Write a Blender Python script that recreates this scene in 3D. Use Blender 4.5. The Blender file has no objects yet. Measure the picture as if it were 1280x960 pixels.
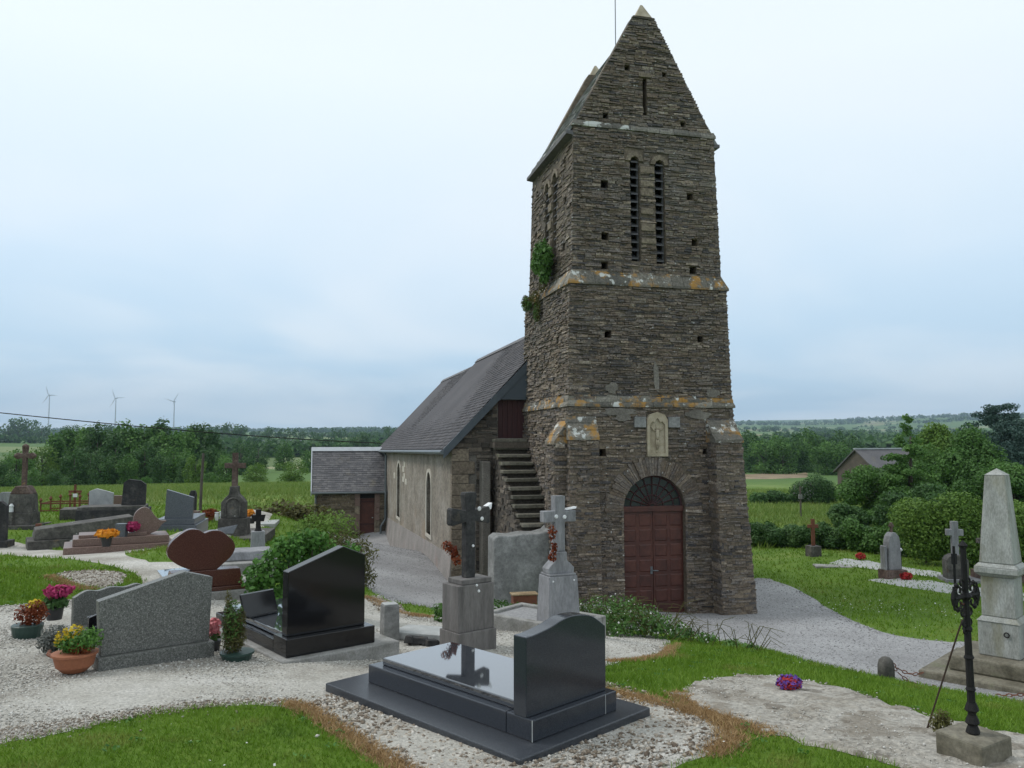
import bpy, bmesh, math, random
import numpy as np
from mathutils import Vector, Matrix
from mathutils.geometry import delaunay_2d_cdt

# ------------------------------------------------------------------ camera, sky, sun, exposure
R = math.radians
EYE = 4.0
PITCH = R(4.0)
F = 1000.0                       # focal length in pixels of the 1280 px wide photograph
sc = bpy.context.scene
COL = sc.collection
cam_d = bpy.data.cameras.new('camera')
cam_d.sensor_width = 36.0
cam_d.lens = F / 1280 * 36.0
cam_d.clip_start = 0.05
cam_d.clip_end = 40000
cam = bpy.data.objects.new('camera', cam_d)
COL.objects.link(cam)
cam.location = (0, 0, EYE)
cam.rotation_euler = (R(90) + PITCH, 0, 0)
sc.camera = cam

SUN_EL, SUN_AZ = R(50), R(-78)   # azimuth from +Y (ahead of the camera), negative = to the left
world = bpy.data.worlds.new('World')
sc.world = world
world.use_nodes = True
wt = world.node_tree
wt.nodes.clear()
def wn(t, **k):
    n = wt.nodes.new(t)
    for a, b in k.items(): setattr(n, a, b)
    return n
def wl(a, b): wt.links.new(a, b)
sky = wn('ShaderNodeTexSky', sky_type='NISHITA', sun_disc=False)
sky.sun_elevation = SUN_EL
sky.sun_rotation = SUN_AZ
sky.air_density = 1.0; sky.dust_density = 1.5; sky.ozone_density = 1.0
bg1 = wn('ShaderNodeBackground'); bg1.inputs[1].default_value = 0.10
wl(sky.outputs[0], bg1.inputs[0])
tc = wn('ShaderNodeTexCoord')
sep = wn('ShaderNodeSeparateXYZ'); wl(tc.outputs['Generated'], sep.inputs[0])
# overcast layer: an even cloud deck, brighter overhead than at the skyline, with soft streaks
dv = wn('ShaderNodeMath', operation='ADD'); dv.inputs[1].default_value = 0.16; wl(sep.outputs[2], dv.inputs[0])
px_ = wn('ShaderNodeMath', operation='DIVIDE'); wl(sep.outputs[0], px_.inputs[0]); wl(dv.outputs[0], px_.inputs[1])
py_ = wn('ShaderNodeMath', operation='DIVIDE'); wl(sep.outputs[1], py_.inputs[0]); wl(dv.outputs[0], py_.inputs[1])
cmb = wn('ShaderNodeCombineXYZ'); wl(px_.outputs[0], cmb.inputs[0]); wl(py_.outputs[0], cmb.inputs[1])
nz = wn('ShaderNodeTexNoise'); nz.inputs['Scale'].default_value = 0.6; nz.inputs['Detail'].default_value = 3.5; nz.inputs['Roughness'].default_value = 0.52; nz.inputs['Distortion'].default_value = 0.5
wl(cmb.outputs[0], nz.inputs['Vector'])
rmp = wn('ShaderNodeMapRange'); rmp.inputs[1].default_value = 0.36; rmp.inputs[2].default_value = 0.66; rmp.inputs[3].default_value = 0.0; rmp.inputs[4].default_value = 1.0
rmp.interpolation_type = 'SMOOTHSTEP'
wl(nz.outputs[0], rmp.inputs[0])
ramp = wn('ShaderNodeValToRGB')
els = ramp.color_ramp.elements
els[0].position = 0.0; els[0].color = (0.39, 0.56, 0.71, 1)
els[1].position = 0.42; els[1].color = (0.80, 0.88, 0.91, 1)
e2 = els.new(0.09); e2.color = (0.46, 0.63, 0.78, 1)
e3 = els.new(0.21); e3.color = (0.60, 0.74, 0.86, 1)
wl(sep.outputs[2], ramp.inputs[0])
lift = wn('ShaderNodeMix', data_type='RGBA'); lift.inputs['B'].default_value = (0.80, 0.85, 0.89, 1)
fac = wn('ShaderNodeMath', operation='MULTIPLY'); fac.inputs[1].default_value = 0.62; wl(rmp.outputs[0], fac.inputs[0])
wl(fac.outputs[0], lift.inputs['Factor']); wl(ramp.outputs[0], lift.inputs['A'])
bg2 = wn('ShaderNodeBackground'); bg2.inputs[1].default_value = 1.04
wl(lift.outputs['Result'], bg2.inputs[0])
mixw = wn('ShaderNodeMixShader'); mixw.inputs[0].default_value = 0.88
wl(bg1.outputs[0], mixw.inputs[1]); wl(bg2.outputs[0], mixw.inputs[2])
wo = wn('ShaderNodeOutputWorld'); wl(mixw.outputs[0], wo.inputs[0])

sun_d = bpy.data.lights.new('sun', 'SUN')
sun_d.energy = 1.2; sun_d.angle = R(18); sun_d.color = (1.0, 0.975, 0.94)
sun = bpy.data.objects.new('sun', sun_d); COL.objects.link(sun)
sd = Vector((math.sin(SUN_AZ) * math.cos(SUN_EL), math.cos(SUN_AZ) * math.cos(SUN_EL), math.sin(SUN_EL)))
sun.rotation_euler = sd.to_track_quat('Z', 'Y').to_euler()
sc.view_settings.view_transform = 'Standard'
sc.view_settings.look = 'None'
sc.view_settings.exposure = 0.30
sc.view_settings.gamma = 1.0
sc.render.engine = 'CYCLES'
sc.cycles.max_bounces = 6
sc.cycles.volume_bounces = 0
sc.cycles.use_denoising = True

rng = np.random.default_rng(7)
rnd = random.Random(11)

# ------------------------------------------------------------------ mesh helpers
class MB:
    """collects shapes; build() links them as one mesh object"""
    def __init__(s): s.v = []; s.f = []; s.t = []
    def add(s, vs, fs, tone=None):
        o = len(s.v); s.v += [tuple(p) for p in vs]
        for f in fs:
            s.f.append([i + o for i in f]); s.t.append(0.5 if tone is None else tone)
        return s
    def hexa(s, p, tone=None):          # 4 bottom (ccw from above) + 4 top
        return s.add(p, [(3, 2, 1, 0), (4, 5, 6, 7), (0, 1, 5, 4), (1, 2, 6, 5), (2, 3, 7, 6), (3, 0, 4, 7)], tone)
    def box(s, x0, x1, y0, y1, z0, z1, tx=0, ty=0, tone=None):   # tx, ty: inset of the top
        return s.hexa([(x0, y0, z0), (x1, y0, z0), (x1, y1, z0), (x0, y1, z0), (x0+tx, y0+ty, z1), (x1-tx, y0+ty, z1), (x1-tx, y1-ty, z1), (x0+tx, y1-ty, z1)], tone)
    def prism(s, poly, y0, y1, tone=None, axis='y'):   # poly of (x,z), extruded along y (or along x / z)
        n = len(poly)
        if axis == 'y': a = [(p[0], y0, p[1]) for p in poly]; b = [(p[0], y1, p[1]) for p in poly]
        elif axis == 'x': a = [(y0, p[0], p[1]) for p in poly]; b = [(y1, p[0], p[1]) for p in poly]
        else: a = [(p[0], p[1], y0) for p in poly]; b = [(p[0], p[1], y1) for p in poly]
        fs = [tuple(range(n)), tuple(range(2*n-1, n-1, -1))] + [(i, i+n, (i+1) % n + n, (i+1) % n) for i in range(n)]
        return s.add(a + b, fs, tone)
    def tube(s, pts, rad, seg=8, tone=None, cap=True):
        pts = [Vector(p) for p in pts]; n = len(pts)
        if not hasattr(rad, '__len__'): rad = [rad]*n
        up = Vector((0, 0, 1)); vs = []
        prev = None
        for i, p in enumerate(pts):
            d = (pts[min(i+1, n-1)] - pts[max(i-1, 0)]).normalized()
            if prev is None:
                a = d.cross(up)
                if a.length < 1e-3: a = d.cross(Vector((1, 0, 0)))
            else: a = prev - d*prev.dot(d)
            a.normalize(); b = d.cross(a); prev = a
            for k in range(seg):
                w = 2*math.pi*k/seg
                vs.append(p + (a*math.cos(w) + b*math.sin(w))*rad[i])
        fs = [(i*seg+k, i*seg+(k+1) % seg, (i+1)*seg+(k+1) % seg, (i+1)*seg+k) for i in range(n-1) for k in range(seg)]
        if cap: fs += [tuple(range(seg-1, -1, -1)), tuple(range((n-1)*seg, n*seg))]
        return s.add(vs, fs, tone)
    def lathe(s, prof, seg=16, c=(0, 0, 0), tone=None):   # prof of (r,z)
        vs = []; fs = []; n = len(prof)
        for r, z in prof:
            for k in range(seg):
                w = 2*math.pi*k/seg; vs.append((c[0]+r*math.cos(w), c[1]+r*math.sin(w), c[2]+z))
        for i in range(n-1):
            for k in range(seg): fs.append((i*seg+k, i*seg+(k+1) % seg, (i+1)*seg+(k+1) % seg, (i+1)*seg+k))
        fs += [tuple(range(seg-1, -1, -1)), tuple(range((n-1)*seg, n*seg))]
        return s.add(vs, fs, tone)
    def build(s, name, mat, parent=None, loc=None, rz=0.0, bevel=0, smooth=False):
        me = bpy.data.meshes.new(name)
        me.from_pydata(s.v, [], s.f); 
        at = me.attributes.new('tone', 'FLOAT', 'FACE'); at.data.foreach_set('value', s.t)
        if not bevel and not smooth or True:
            bm = bmesh.new(); bm.from_mesh(me); bmesh.ops.recalc_face_normals(bm, faces=bm.faces); bm.to_mesh(me); bm.free()
        me.materials.append(mat)
        if smooth: me.polygons.foreach_set('use_smooth', [True]*len(me.polygons))
        o = link(name, me, parent, loc, rz)
        if bevel:
            m = o.modifiers.new('bevel', 'BEVEL'); m.width = bevel; m.segments = 2; m.limit_method = 'ANGLE'; m.angle_limit = R(40)
        return o

def link(name, data, parent=None, loc=None, rz=0.0):
    o = bpy.data.objects.new(name, data); COL.objects.link(o)
    if parent is not None: o.parent = parent
    if loc is not None: o.location = loc
    o.rotation_euler = (0, 0, rz)
    return o

def tag(o, label=None, cat=None, group=None, kind=None):
    if label: o['label'] = label
    if cat: o['category'] = cat
    if group: o['group'] = group
    if kind: o['kind'] = kind
    return o

def thing(name, label, cat, loc, rz=0.0, group=None):
    return tag(link(name, None, None, loc, rz), label, cat, group)

def npmesh(name, V, Fc, tone, mat, parent=None, loc=None, rz=0.0, smooth=False):
    """V (n,3), Fc (m,k) all faces the same size, tone (m,)"""
    me = bpy.data.meshes.new(name)
    n, m, k = len(V), len(Fc), Fc.shape[1]
    me.vertices.add(n); me.vertices.foreach_set('co', np.asarray(V, np.float32).ravel())
    me.loops.add(m*k); me.loops.foreach_set('vertex_index', np.asarray(Fc, np.int32).ravel())
    me.polygons.add(m); me.polygons.foreach_set('loop_start', np.arange(0, m*k, k, dtype=np.int32))
    at = me.attributes.new('tone', 'FLOAT', 'FACE'); at.data.foreach_set('value', np.asarray(tone, np.float32))
    me.update(calc_edges=True)
    me.materials.append(mat)
    if smooth: me.polygons.foreach_set('use_smooth', [True]*m)
    if name is None: return me
    return link(name, me, parent, loc, rz)

# ------------------------------------------------------------------ materials
def ramp_node(nt, stops):
    r = nt.nodes.new('ShaderNodeValToRGB'); el = r.color_ramp.elements
    el[0].position, el[0].color = stops[0][0], (*stops[0][1], 1)
    el[1].position, el[1].color = stops[-1][0], (*stops[-1][1], 1)
    for p, c in stops[1:-1]:
        x = el.new(p); x.color = (*c, 1)
    return r

def M(name, stops, rough=0.85, scale=3.0, detail=6, tone=0.0, grain=0.0, gscale=60, bump=0.0, bscale=30, bdist=0.01, spots=(), metal=0.0, spec=0.5, coat=0.0, stretch=(1, 1, 1), transl=0.0, rvar=0.0):
    """stops: colours over a noise; tone: how far the per-piece 'tone' attribute drives the colour;
    grain: fine speckle; spots: (colour, scale, threshold, softness, amount) patches of lichen, stain, rust"""
    m = bpy.data.materials.new(name); m.use_nodes = True
    nt = m.node_tree; N = nt.nodes; L = nt.links
    N.clear()
    out = N.new('ShaderNodeOutputMaterial'); b = N.new('ShaderNodeBsdfPrincipled')
    tcx = N.new('ShaderNodeTexCoord'); oi = N.new('ShaderNodeObjectInfo')
    off = N.new('ShaderNodeVectorMath'); off.operation = 'SCALE'; off.inputs[0].default_value = (37.1, 23.7, 51.3)
    L.new(oi.outputs['Random'], off.inputs['Scale'])
    add = N.new('ShaderNodeVectorMath'); add.operation = 'ADD'
    L.new(tcx.outputs['Object'], add.inputs[0]); L.new(off.outputs[0], add.inputs[1])
    mp = N.new('ShaderNodeMapping'); mp.inputs['Scale'].default_value = stretch; L.new(add.outputs[0], mp.inputs[0])
    vec = mp.outputs[0]
    def noise(s, d=4, r=0.55):
        n = N.new('ShaderNodeTexNoise'); n.inputs['Scale'].default_value = s; n.inputs['Detail'].default_value = d; n.inputs['Roughness'].default_value = r
        L.new(vec, n.inputs['Vector']); return n.outputs[0]
    n1 = noise(scale, detail, 0.6)
    mr = N.new('ShaderNodeMapRange'); mr.inputs[1].default_value = 0.3; mr.inputs[2].default_value = 0.7; L.new(n1, mr.inputs[0])
    facv = mr.outputs[0]
    if tone:
        a = N.new('ShaderNodeAttribute'); a.attribute_name = 'tone'
        mx = N.new('ShaderNodeMix'); mx.inputs['Factor'].default_value = tone
        L.new(facv, mx.inputs['A']); L.new(a.outputs['Fac'], mx.inputs['B']); facv = mx.outputs['Result']
    rp = ramp_node(nt, stops); L.new(facv, rp.inputs[0]); colr = rp.outputs[0]
    if grain:
        g = noise(gscale, 3, 0.7)
        gm = N.new('ShaderNodeMapRange'); gm.inputs[1].default_value = 0.35; gm.inputs[2].default_value = 0.65; gm.inputs[3].default_value = 1-grain; gm.inputs[4].default_value = 1+grain
        L.new(g, gm.inputs[0])
        mu = N.new('ShaderNodeVectorMath'); mu.operation = 'SCALE'; L.new(colr, mu.inputs[0]); L.new(gm.outputs[0], mu.inputs['Scale']); colr = mu.outputs[0]
    for (c, s_, th, soft, amt) in spots:
        q = noise(s_, 5, 0.6)
        qm = N.new('ShaderNodeMapRange'); qm.inputs[1].default_value = th; qm.inputs[2].default_value = th+soft; qm.inputs[4].default_value = amt; L.new(q, qm.inputs[0])
        mi = N.new('ShaderNodeMix'); mi.data_type = 'RGBA'; L.new(qm.outputs[0], mi.inputs['Factor']); L.new(colr, mi.inputs['A']); mi.inputs['B'].default_value = (*c, 1); colr = mi.outputs['Result']
    L.new(colr, b.inputs['Base Color'])
    b.inputs['Roughness'].default_value = rough; b.inputs['Metallic'].default_value = metal
    b.inputs['Specular IOR Level'].default_value = spec; b.inputs['Coat Weight'].default_value = coat; b.inputs['Coat Roughness'].default_value = 0.03
    if rvar:
        rr = N.new('ShaderNodeMapRange'); rr.inputs[1].default_value = 0.3; rr.inputs[2].default_value = 0.7; rr.inputs[3].default_value = rough-rvar; rr.inputs[4].default_value = rough+rvar
        L.new(noise(scale*2.3, 3), rr.inputs[0]); L.new(rr.outputs[0], b.inputs['Roughness'])
    if bump:
        bp = N.new('ShaderNodeBump'); bp.inputs['Strength'].default_value = bump; bp.inputs['Distance'].default_value = bdist
        L.new(noise(bscale, 6, 0.65), bp.inputs['Height']); L.new(bp.outputs[0], b.inputs['Normal'])
    sh = b.outputs[0]
    if transl:
        tr = N.new('ShaderNodeBsdfTranslucent'); L.new(colr, tr.inputs[0])
        ms = N.new('ShaderNodeMixShader'); ms.inputs[0].default_value = transl; L.new(sh, ms.inputs[1]); L.new(tr.outputs[0], ms.inputs[2]); sh = ms.outputs[0]
    L.new(sh, out.inputs[0])
    return m

ORANGE = (0.40, 0.20, 0.03); WHITEL = (0.60, 0.61, 0.58); MOSS = (0.08, 0.10, 0.03); RUST = (0.22, 0.07, 0.03)
def leafm(name, d, m_, l): return M(name, [(0.0, d), (0.5, m_), (1.0, l)], rough=0.6, scale=0.6, tone=0.75, spec=0.3, transl=0.3)
MT = {
 'stone': M('schist', [(0, (0.0396, 0.0375, 0.0404)), (0.2, (0.0870, 0.0757, 0.0711)), (0.42, (0.1483, 0.1086, 0.0755)), (0.6, (0.1532, 0.1310, 0.1159)), (0.8, (0.2225, 0.1731, 0.1246)), (1, (0.3460, 0.2976, 0.2502))], tone=0.78, scale=8.0, grain=0.42, gscale=20, bump=1.0, bscale=16, bdist=0.03,
            spots=[((0.22, 0.205, 0.185), 0.55, 0.52, 0.18, 0.35), ((0.05, 0.046, 0.042), 0.8, 0.56, 0.15, 0.35), ((0.03, 0.028, 0.026), 7.0, 0.63, 0.08, 0.55), ((0.23, 0.175, 0.115), 0.9, 0.58, 0.12, 0.35), (WHITEL, 11, 0.655, 0.05, 0.8), (ORANGE, 2.2, 0.70, 0.06, 0.6)]),
 'stone_old': M('schist lichen', [(0, (0.07, 0.068, 0.06)), (0.5, (0.15, 0.135, 0.11)), (1, (0.27, 0.25, 0.21))], tone=0.6, scale=2.5, grain=0.3, gscale=20, bump=0.5, bscale=22, bdist=0.02,
            spots=[(ORANGE, 2.6, 0.51, 0.10, 0.8), (WHITEL, 5.0, 0.59, 0.05, 0.85)]),
 'stone_wht': M('schist with white lichen', [(0, (0.07, 0.066, 0.06)), (0.5, (0.14, 0.128, 0.11)), (1, (0.24, 0.22, 0.19))], tone=0.6, scale=2.5, grain=0.3, gscale=20, bump=0.5, bscale=22, spots=[(ORANGE, 1.8, 0.62, 0.08, 0.6), (WHITEL, 3.2, 0.54, 0.05, 0.85)]),
 'mortar': M('mortar', [(0, (0.10, 0.09, 0.075)), (0.5, (0.15, 0.135, 0.115)), (1, (0.21, 0.19, 0.165))], scale=1.5, grain=0.3, gscale=30, bump=0.5, bscale=30),
 'rubble': M('rubble', [(0, (0.03, 0.027, 0.024)), (0.4, (0.075, 0.062, 0.05)), (0.7, (0.13, 0.105, 0.08)), (1, (0.22, 0.185, 0.15))], tone=0.8, scale=2, grain=0.3, gscale=22, bump=0.5, bscale=26, spots=[((0.18, 0.09, 0.05), 1.4, 0.66, 0.05, 0.6)]),
 'rubble_tan': M('tan rubble', [(0, (0.05, 0.04, 0.03)), (0.4, (0.12, 0.092, 0.065)), (0.7, (0.185, 0.145, 0.10)), (1, (0.30, 0.25, 0.19))], tone=0.75, scale=3, grain=0.35, gscale=14, bump=0.5, bscale=20, spots=[(WHITEL, 5, .66, .04, .8)]),
 'quoin': M('quoin stone', [(0, (0.12, 0.095, 0.07)), (0.5, (0.185, 0.148, 0.108)), (1, (0.26, 0.215, 0.16))], tone=0.6, scale=4, grain=0.35, gscale=16, bump=0.5, bscale=20, bdist=.02),
 'void': M('dark interior', [(0, (0.012, 0.012, 0.013)), (1, (0.02, 0.02, 0.02))], rough=0.95),
 'roughcast': M('roughcast', [(0, (0.1656, 0.1377, 0.1071)), (0.5, (0.2438, 0.2090, 0.1683)), (1, (0.3036, 0.2707, 0.2295))], scale=1.1, grain=0.32, gscale=10, bump=0.9, bscale=22, bdist=0.02,
                spots=[((0.29, 0.19, 0.115), 0.5, 0.57, 0.12, 0.4), ((0.09, 0.07, 0.05), 5.0, 0.62, 0.05, 0.75), ((0.36, 0.34, 0.31), 0.9, 0.60, 0.1, 0.45)]),
 'plinth': M('plinth render', [(0, (0.20, 0.18, 0.165)), (1, (0.31, 0.28, 0.26))], scale=1.2, grain=0.15, gscale=14, bump=0.4, spots=[((0.28, 0.17, 0.15), 0.8, 0.6, 0.1, 0.5)]),
 'slate': M('roof slate', [(0, (0.0320, 0.0292, 0.0322)), (0.5, (0.0586, 0.0518, 0.0551)), (1, (0.0976, 0.0863, 0.0887))], tone=0.55, scale=0.5, spec=0.3, rough=0.7, grain=0.2, gscale=20, bump=0.2, spots=[((0.17, 0.15, 0.12), 0.7, 0.62, 0.1, 0.4)]),
 'slate_old': M('old slate', [(0, (0.0638, 0.0605, 0.0660)), (0.5, (0.1062, 0.1008, 0.1056)), (1, (0.1700, 0.1596, 0.1584))], tone=0.6, scale=0.8, rough=0.7, grain=0.25, gscale=16, bump=0.2, spots=[((0.19, 0.16, 0.10), 1.1, 0.6, 0.1, 0.4)]),
 'fascia': M('blue grey fascia', [(0, (0.055, 0.07, 0.085)), (1, (0.075, 0.09, 0.105))], rough=0.5),
 'zinc': M('zinc', [(0, (0.38, 0.40, 0.42)), (1, (0.5, 0.52, 0.54))], rough=0.45, metal=0.3),
 'pipe': M('grey downpipe', [(0, (0.10, 0.115, 0.125)), (1, (0.15, 0.165, 0.175))], rough=0.45, metal=0.3),
 'red': M('red brown paint', [(0, (0.0445, 0.0131, 0.0088)), (0.5, (0.0668, 0.0182, 0.0114)), (1, (0.0911, 0.0274, 0.0167))], rough=0.55, scale=2.5, grain=0.15, gscale=14, bump=0.15, bscale=60),
 'reddark': M('dark red boards', [(0, (0.035, 0.010, 0.011)), (1, (0.055, 0.015, 0.015))], rough=0.65, stretch=(6, 6, 0.6), grain=0.15),
 'louvre': M('louvre slate', [(0, (0.06, 0.06, 0.065)), (1, (0.10, 0.098, 0.1))], rough=0.6),
 'limestone': M('pale limestone', [(0, (0.25, 0.205, 0.14)), (0.5, (0.36, 0.305, 0.215)), (1, (0.45, 0.395, 0.30))], scale=4, grain=0.12, bump=0.3, spots=[((0.15, 0.13, 0.10), 5, 0.62, 0.08, 0.6)]),
 'frame': M('window surround', [(0, (0.42, 0.38, 0.31)), (1, (0.55, 0.51, 0.44))], scale=4, bump=0.2),
 'cement': M('cement render', [(0, (0.13, 0.13, 0.125)), (0.5, (0.20, 0.20, 0.192)), (1, (0.28, 0.28, 0.27))], scale=2.6, grain=0.22, gscale=16, bump=0.3, bscale=14, spots=[((0.12, 0.12, 0.11), 2.2, 0.6, 0.1, 0.5)]),
 'step': M('stair stone', [(0, (0.0672, 0.0647, 0.0503)), (0.5, (0.1210, 0.1123, 0.0853)), (1, (0.2100, 0.1878, 0.1492))], tone=0.5, scale=3, grain=0.3, gscale=15, bump=0.5, spots=[(MOSS, 2, 0.60, 0.1, 0.6)]),
 'glass': M('leaded glass', [(0, (0.02, 0.022, 0.03)), (1, (0.04, 0.042, 0.05))], rough=0.12, scale=4),
 'glasspale': M('window glass', [(0, (0.10, 0.105, 0.12)), (1, (0.17, 0.175, 0.19))], rough=0.2, scale=4),
 'iron': M('black iron', [(0, (0.008, 0.008, 0.009)), (1, (0.02, 0.018, 0.017))], spec=0.25, rough=0.7, scale=9, bump=0.3, bscale=50, spots=[(RUST, 7, 0.66, 0.06, 0.5)]),
 'rod': M('dark rusted rod', [(0, (0.03, 0.018, 0.013)), (1, (0.065, 0.035, 0.022))], rough=0.8, scale=9),
 'rusty': M('rusty iron', [(0, (0.10, 0.035, 0.02)), (0.5, (0.17, 0.06, 0.03)), (1, (0.10, 0.045, 0.03))], rough=0.85, scale=8, bump=0.4, bscale=50),
 'g_dark': M('dark blue grey granite', [(0, (0.0220, 0.0259, 0.0346)), (0.5, (0.0308, 0.0357, 0.0454)), (1, (0.0440, 0.0497, 0.0605))], rough=0.13, scale=220, detail=2, grain=0.3, gscale=320, spec=0.5, rvar=0.04),
 'g_darkm': M('dark granite base', [(0, (0.0221, 0.0254, 0.0317)), (0.5, (0.0375, 0.0420, 0.0502)), (1, (0.0662, 0.0729, 0.0830))], rough=0.36, scale=160, detail=2, grain=0.35, gscale=260, spots=[((0.10, 0.10, 0.10), 3, 0.6, 0.15, 0.35)]),
 'g_mirror': M('polished dark granite', [(0, (0.03, 0.034, 0.042)), (1, (0.05, 0.055, 0.065))], rough=0.05, scale=200, grain=0.3, gscale=320, spec=1.0, coat=1.0),
 'g_black': M('black granite', [(0, (0.006, 0.006, 0.007)), (1, (0.012, 0.012, 0.013))], rough=0.12, scale=120, grain=0.4, gscale=300, spec=0.5, rvar=0.05),
 'g_grey': M('speckled grey granite', [(0, (0.045, 0.047, 0.043)), (0.35, (0.10, 0.102, 0.093)), (0.65, (0.135, 0.137, 0.125)), (1, (0.25, 0.25, 0.235))], rough=0.45, scale=75, detail=3, grain=0.45, gscale=140, spots=[((0.05, 0.05, 0.04), 2.2, 0.55, 0.25, 0.4)]),
 'g_red': M('red brown granite', [(0, (0.0425, 0.0143, 0.0100)), (0.5, (0.0723, 0.0264, 0.0180)), (1, (0.1105, 0.0495, 0.0350))], rough=0.22, scale=90, detail=3, grain=0.4, gscale=160),
 'g_pink': M('pink brown granite', [(0, (0.11, 0.07, 0.055)), (0.5, (0.165, 0.105, 0.085)), (1, (0.23, 0.155, 0.13))], rough=0.4, scale=60, detail=3, grain=0.3, gscale=120),
 'g_blue': M('blue grey granite', [(0, (0.065, 0.075, 0.088)), (0.5, (0.09, 0.10, 0.115)), (1, (0.13, 0.14, 0.155))], rough=0.3, scale=60, detail=3, grain=0.25, gscale=120),
 'g_white': M('pale marble', [(0, (0.27, 0.28, 0.28)), (0.5, (0.37, 0.38, 0.38)), (1, (0.46, 0.47, 0.46))], rough=0.5, scale=5, grain=0.08),
 'g_green': M('weathered grey green marble', [(0, (0.22, 0.25, 0.25)), (1, (0.34, 0.37, 0.37))], rough=0.4, scale=5, grain=0.1),
 'weath': M('weathered dark stone', [(0, (0.035, 0.032, 0.03)), (0.5, (0.075, 0.07, 0.062)), (1, (0.14, 0.13, 0.115))], scale=4, grain=0.3, gscale=20, bump=0.5, spots=[(WHITEL, 6, 0.70, 0.03, 0.9), ((0.16, 0.10, 0.04), 2.5, 0.64, 0.08, 0.5)]),
 'weath_blk': M('blackened stone', [(0, (0.016, 0.016, 0.017)), (0.5, (0.034, 0.033, 0.033)), (1, (0.075, 0.07, 0.065))], scale=5, grain=0.3, gscale=24, bump=0.4, spots=[((0.11, 0.085, 0.05), 3, 0.62, 0.1, 0.5)]),
 'weath_strk': M('streaked stone', [(0, (0.085, 0.078, 0.073)), (0.5, (0.135, 0.125, 0.118)), (1, (0.19, 0.178, 0.168))], scale=3, stretch=(3, 3, 0.4), grain=0.15, gscale=30, bump=0.3),
 'weath_lite': M('pale grey stone', [(0, (0.16, 0.16, 0.165)), (0.5, (0.225, 0.225, 0.235)), (1, (0.30, 0.30, 0.305))], scale=3, grain=0.15, gscale=22, bump=0.3, stretch=(2, 2, 0.6), spots=[((0.11, 0.11, 0.11), 3, 0.62, 0.1, 0.5)]),
 'weath_brn': M('brown lichen stone', [(0, (0.05, 0.03, 0.024)), (0.5, (0.10, 0.065, 0.052)), (1, (0.17, 0.125, 0.105))], scale=5, grain=0.3, gscale=24, bump=0.5, spots=[(ORANGE, 3, 0.66, 0.05, 0.7), (WHITEL, 7, 0.72, 0.03, 0.8)]),
 'obelisk': M('lichened granite', [(0, (0.20, 0.20, 0.18)), (0.5, (0.29, 0.295, 0.275)), (1, (0.38, 0.385, 0.365))], scale=6, grain=0.2, gscale=60, bump=0.3, bscale=50, stretch=(1, 1, 0.35), spots=[((0.17, 0.15, 0.06), 1.7, 0.53, 0.16, 0.75)]),
 'obstep': M('mossy step stone', [(0, (0.0858, 0.0760, 0.0504)), (0.5, (0.1482, 0.1330, 0.0972)), (1, (0.2106, 0.1900, 0.1440))], scale=4, grain=0.25, gscale=25, bump=0.4, spots=[(MOSS, 2, 0.58, 0.1, 0.6)]),
 'concrete': M('concrete', [(0, (0.17, 0.165, 0.15)), (0.5, (0.25, 0.245, 0.23)), (1, (0.33, 0.32, 0.30))], scale=5, grain=0.2, gscale=50, bump=0.3, spots=[((0.13, 0.115, 0.085), 3, 0.57, 0.12, 0.6)]),
 'whitest': M('white stone', [(0, (0.3024, 0.3096, 0.3010)), (1, (0.4320, 0.4392, 0.4270))], scale=6, grain=0.1, bump=0.2, spots=[((0.2, 0.2, 0.19), 5, 0.62, 0.1, 0.5)]),
 'whiteenamel': M('white enamel', [(0, (0.7, 0.7, 0.7)), (1, (0.78, 0.78, 0.78))], rough=0.3),
 'terracotta': M('terracotta', [(0, (0.24, 0.085, 0.04)), (1, (0.34, 0.125, 0.06))], scale=5, rough=0.7, grain=0.1),
 'potgreen': M('green plastic', [(0, (0.018, 0.045, 0.036)), (1, (0.03, 0.065, 0.052))], rough=0.4),
 'potdark': M('dark plastic', [(0, (0.02, 0.02, 0.022)), (1, (0.035, 0.035, 0.037))], rough=0.45),
 'potwhite': M('white ceramic', [(0, (0.55, 0.56, 0.56)), (1, (0.66, 0.67, 0.67))], rough=0.3),
 'soil': M('soil', [(0, (0.05, 0.038, 0.027)), (1, (0.10, 0.08, 0.06))], scale=12, bump=0.6),
 'bark': M('bark', [(0, (0.035, 0.03, 0.022)), (0.5, (0.065, 0.055, 0.042)), (1, (0.11, 0.095, 0.075))], scale=6, stretch=(3, 3, 0.7), bump=0.5),
 'wood': M('weathered wood', [(0, (0.06, 0.05, 0.042)), (1, (0.12, 0.10, 0.085))], scale=5, stretch=(5, 5, 0.5), bump=0.3),
 'turbine': M('turbine white', [(0, (0.42, 0.45, 0.48)), (1, (0.46, 0.49, 0.52))], rough=0.5),
 'leaf_dk': leafm('dark leaves', (0.026, 0.066, 0.020), (0.060, 0.133, 0.036), (0.112, 0.205, 0.056)),
 'leaf_md': leafm('leaves', (0.040, 0.098, 0.020), (0.088, 0.189, 0.040), (0.154, 0.282, 0.064)),
 'leaf_yl': leafm('yellow green leaves', (0.054, 0.114, 0.019), (0.116, 0.211, 0.034), (0.186, 0.292, 0.054)),
 'leaf_bl': leafm('blue green needles', (0.021, 0.051, 0.039), (0.045, 0.090, 0.072), (0.083, 0.135, 0.112)),
 'leaf_br': leafm('bright leaves', (0.030, 0.086, 0.014), (0.074, 0.188, 0.030), (0.150, 0.296, 0.062)),
 'leaf_bn': leafm('brown green leaves', (0.060, 0.054, 0.018), (0.102, 0.096, 0.030), (0.156, 0.168, 0.048)),
 'leaf_sv': leafm('silver leaves', (0.07, 0.075, 0.07), (0.13, 0.14, 0.125), (0.22, 0.23, 0.21)),
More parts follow.
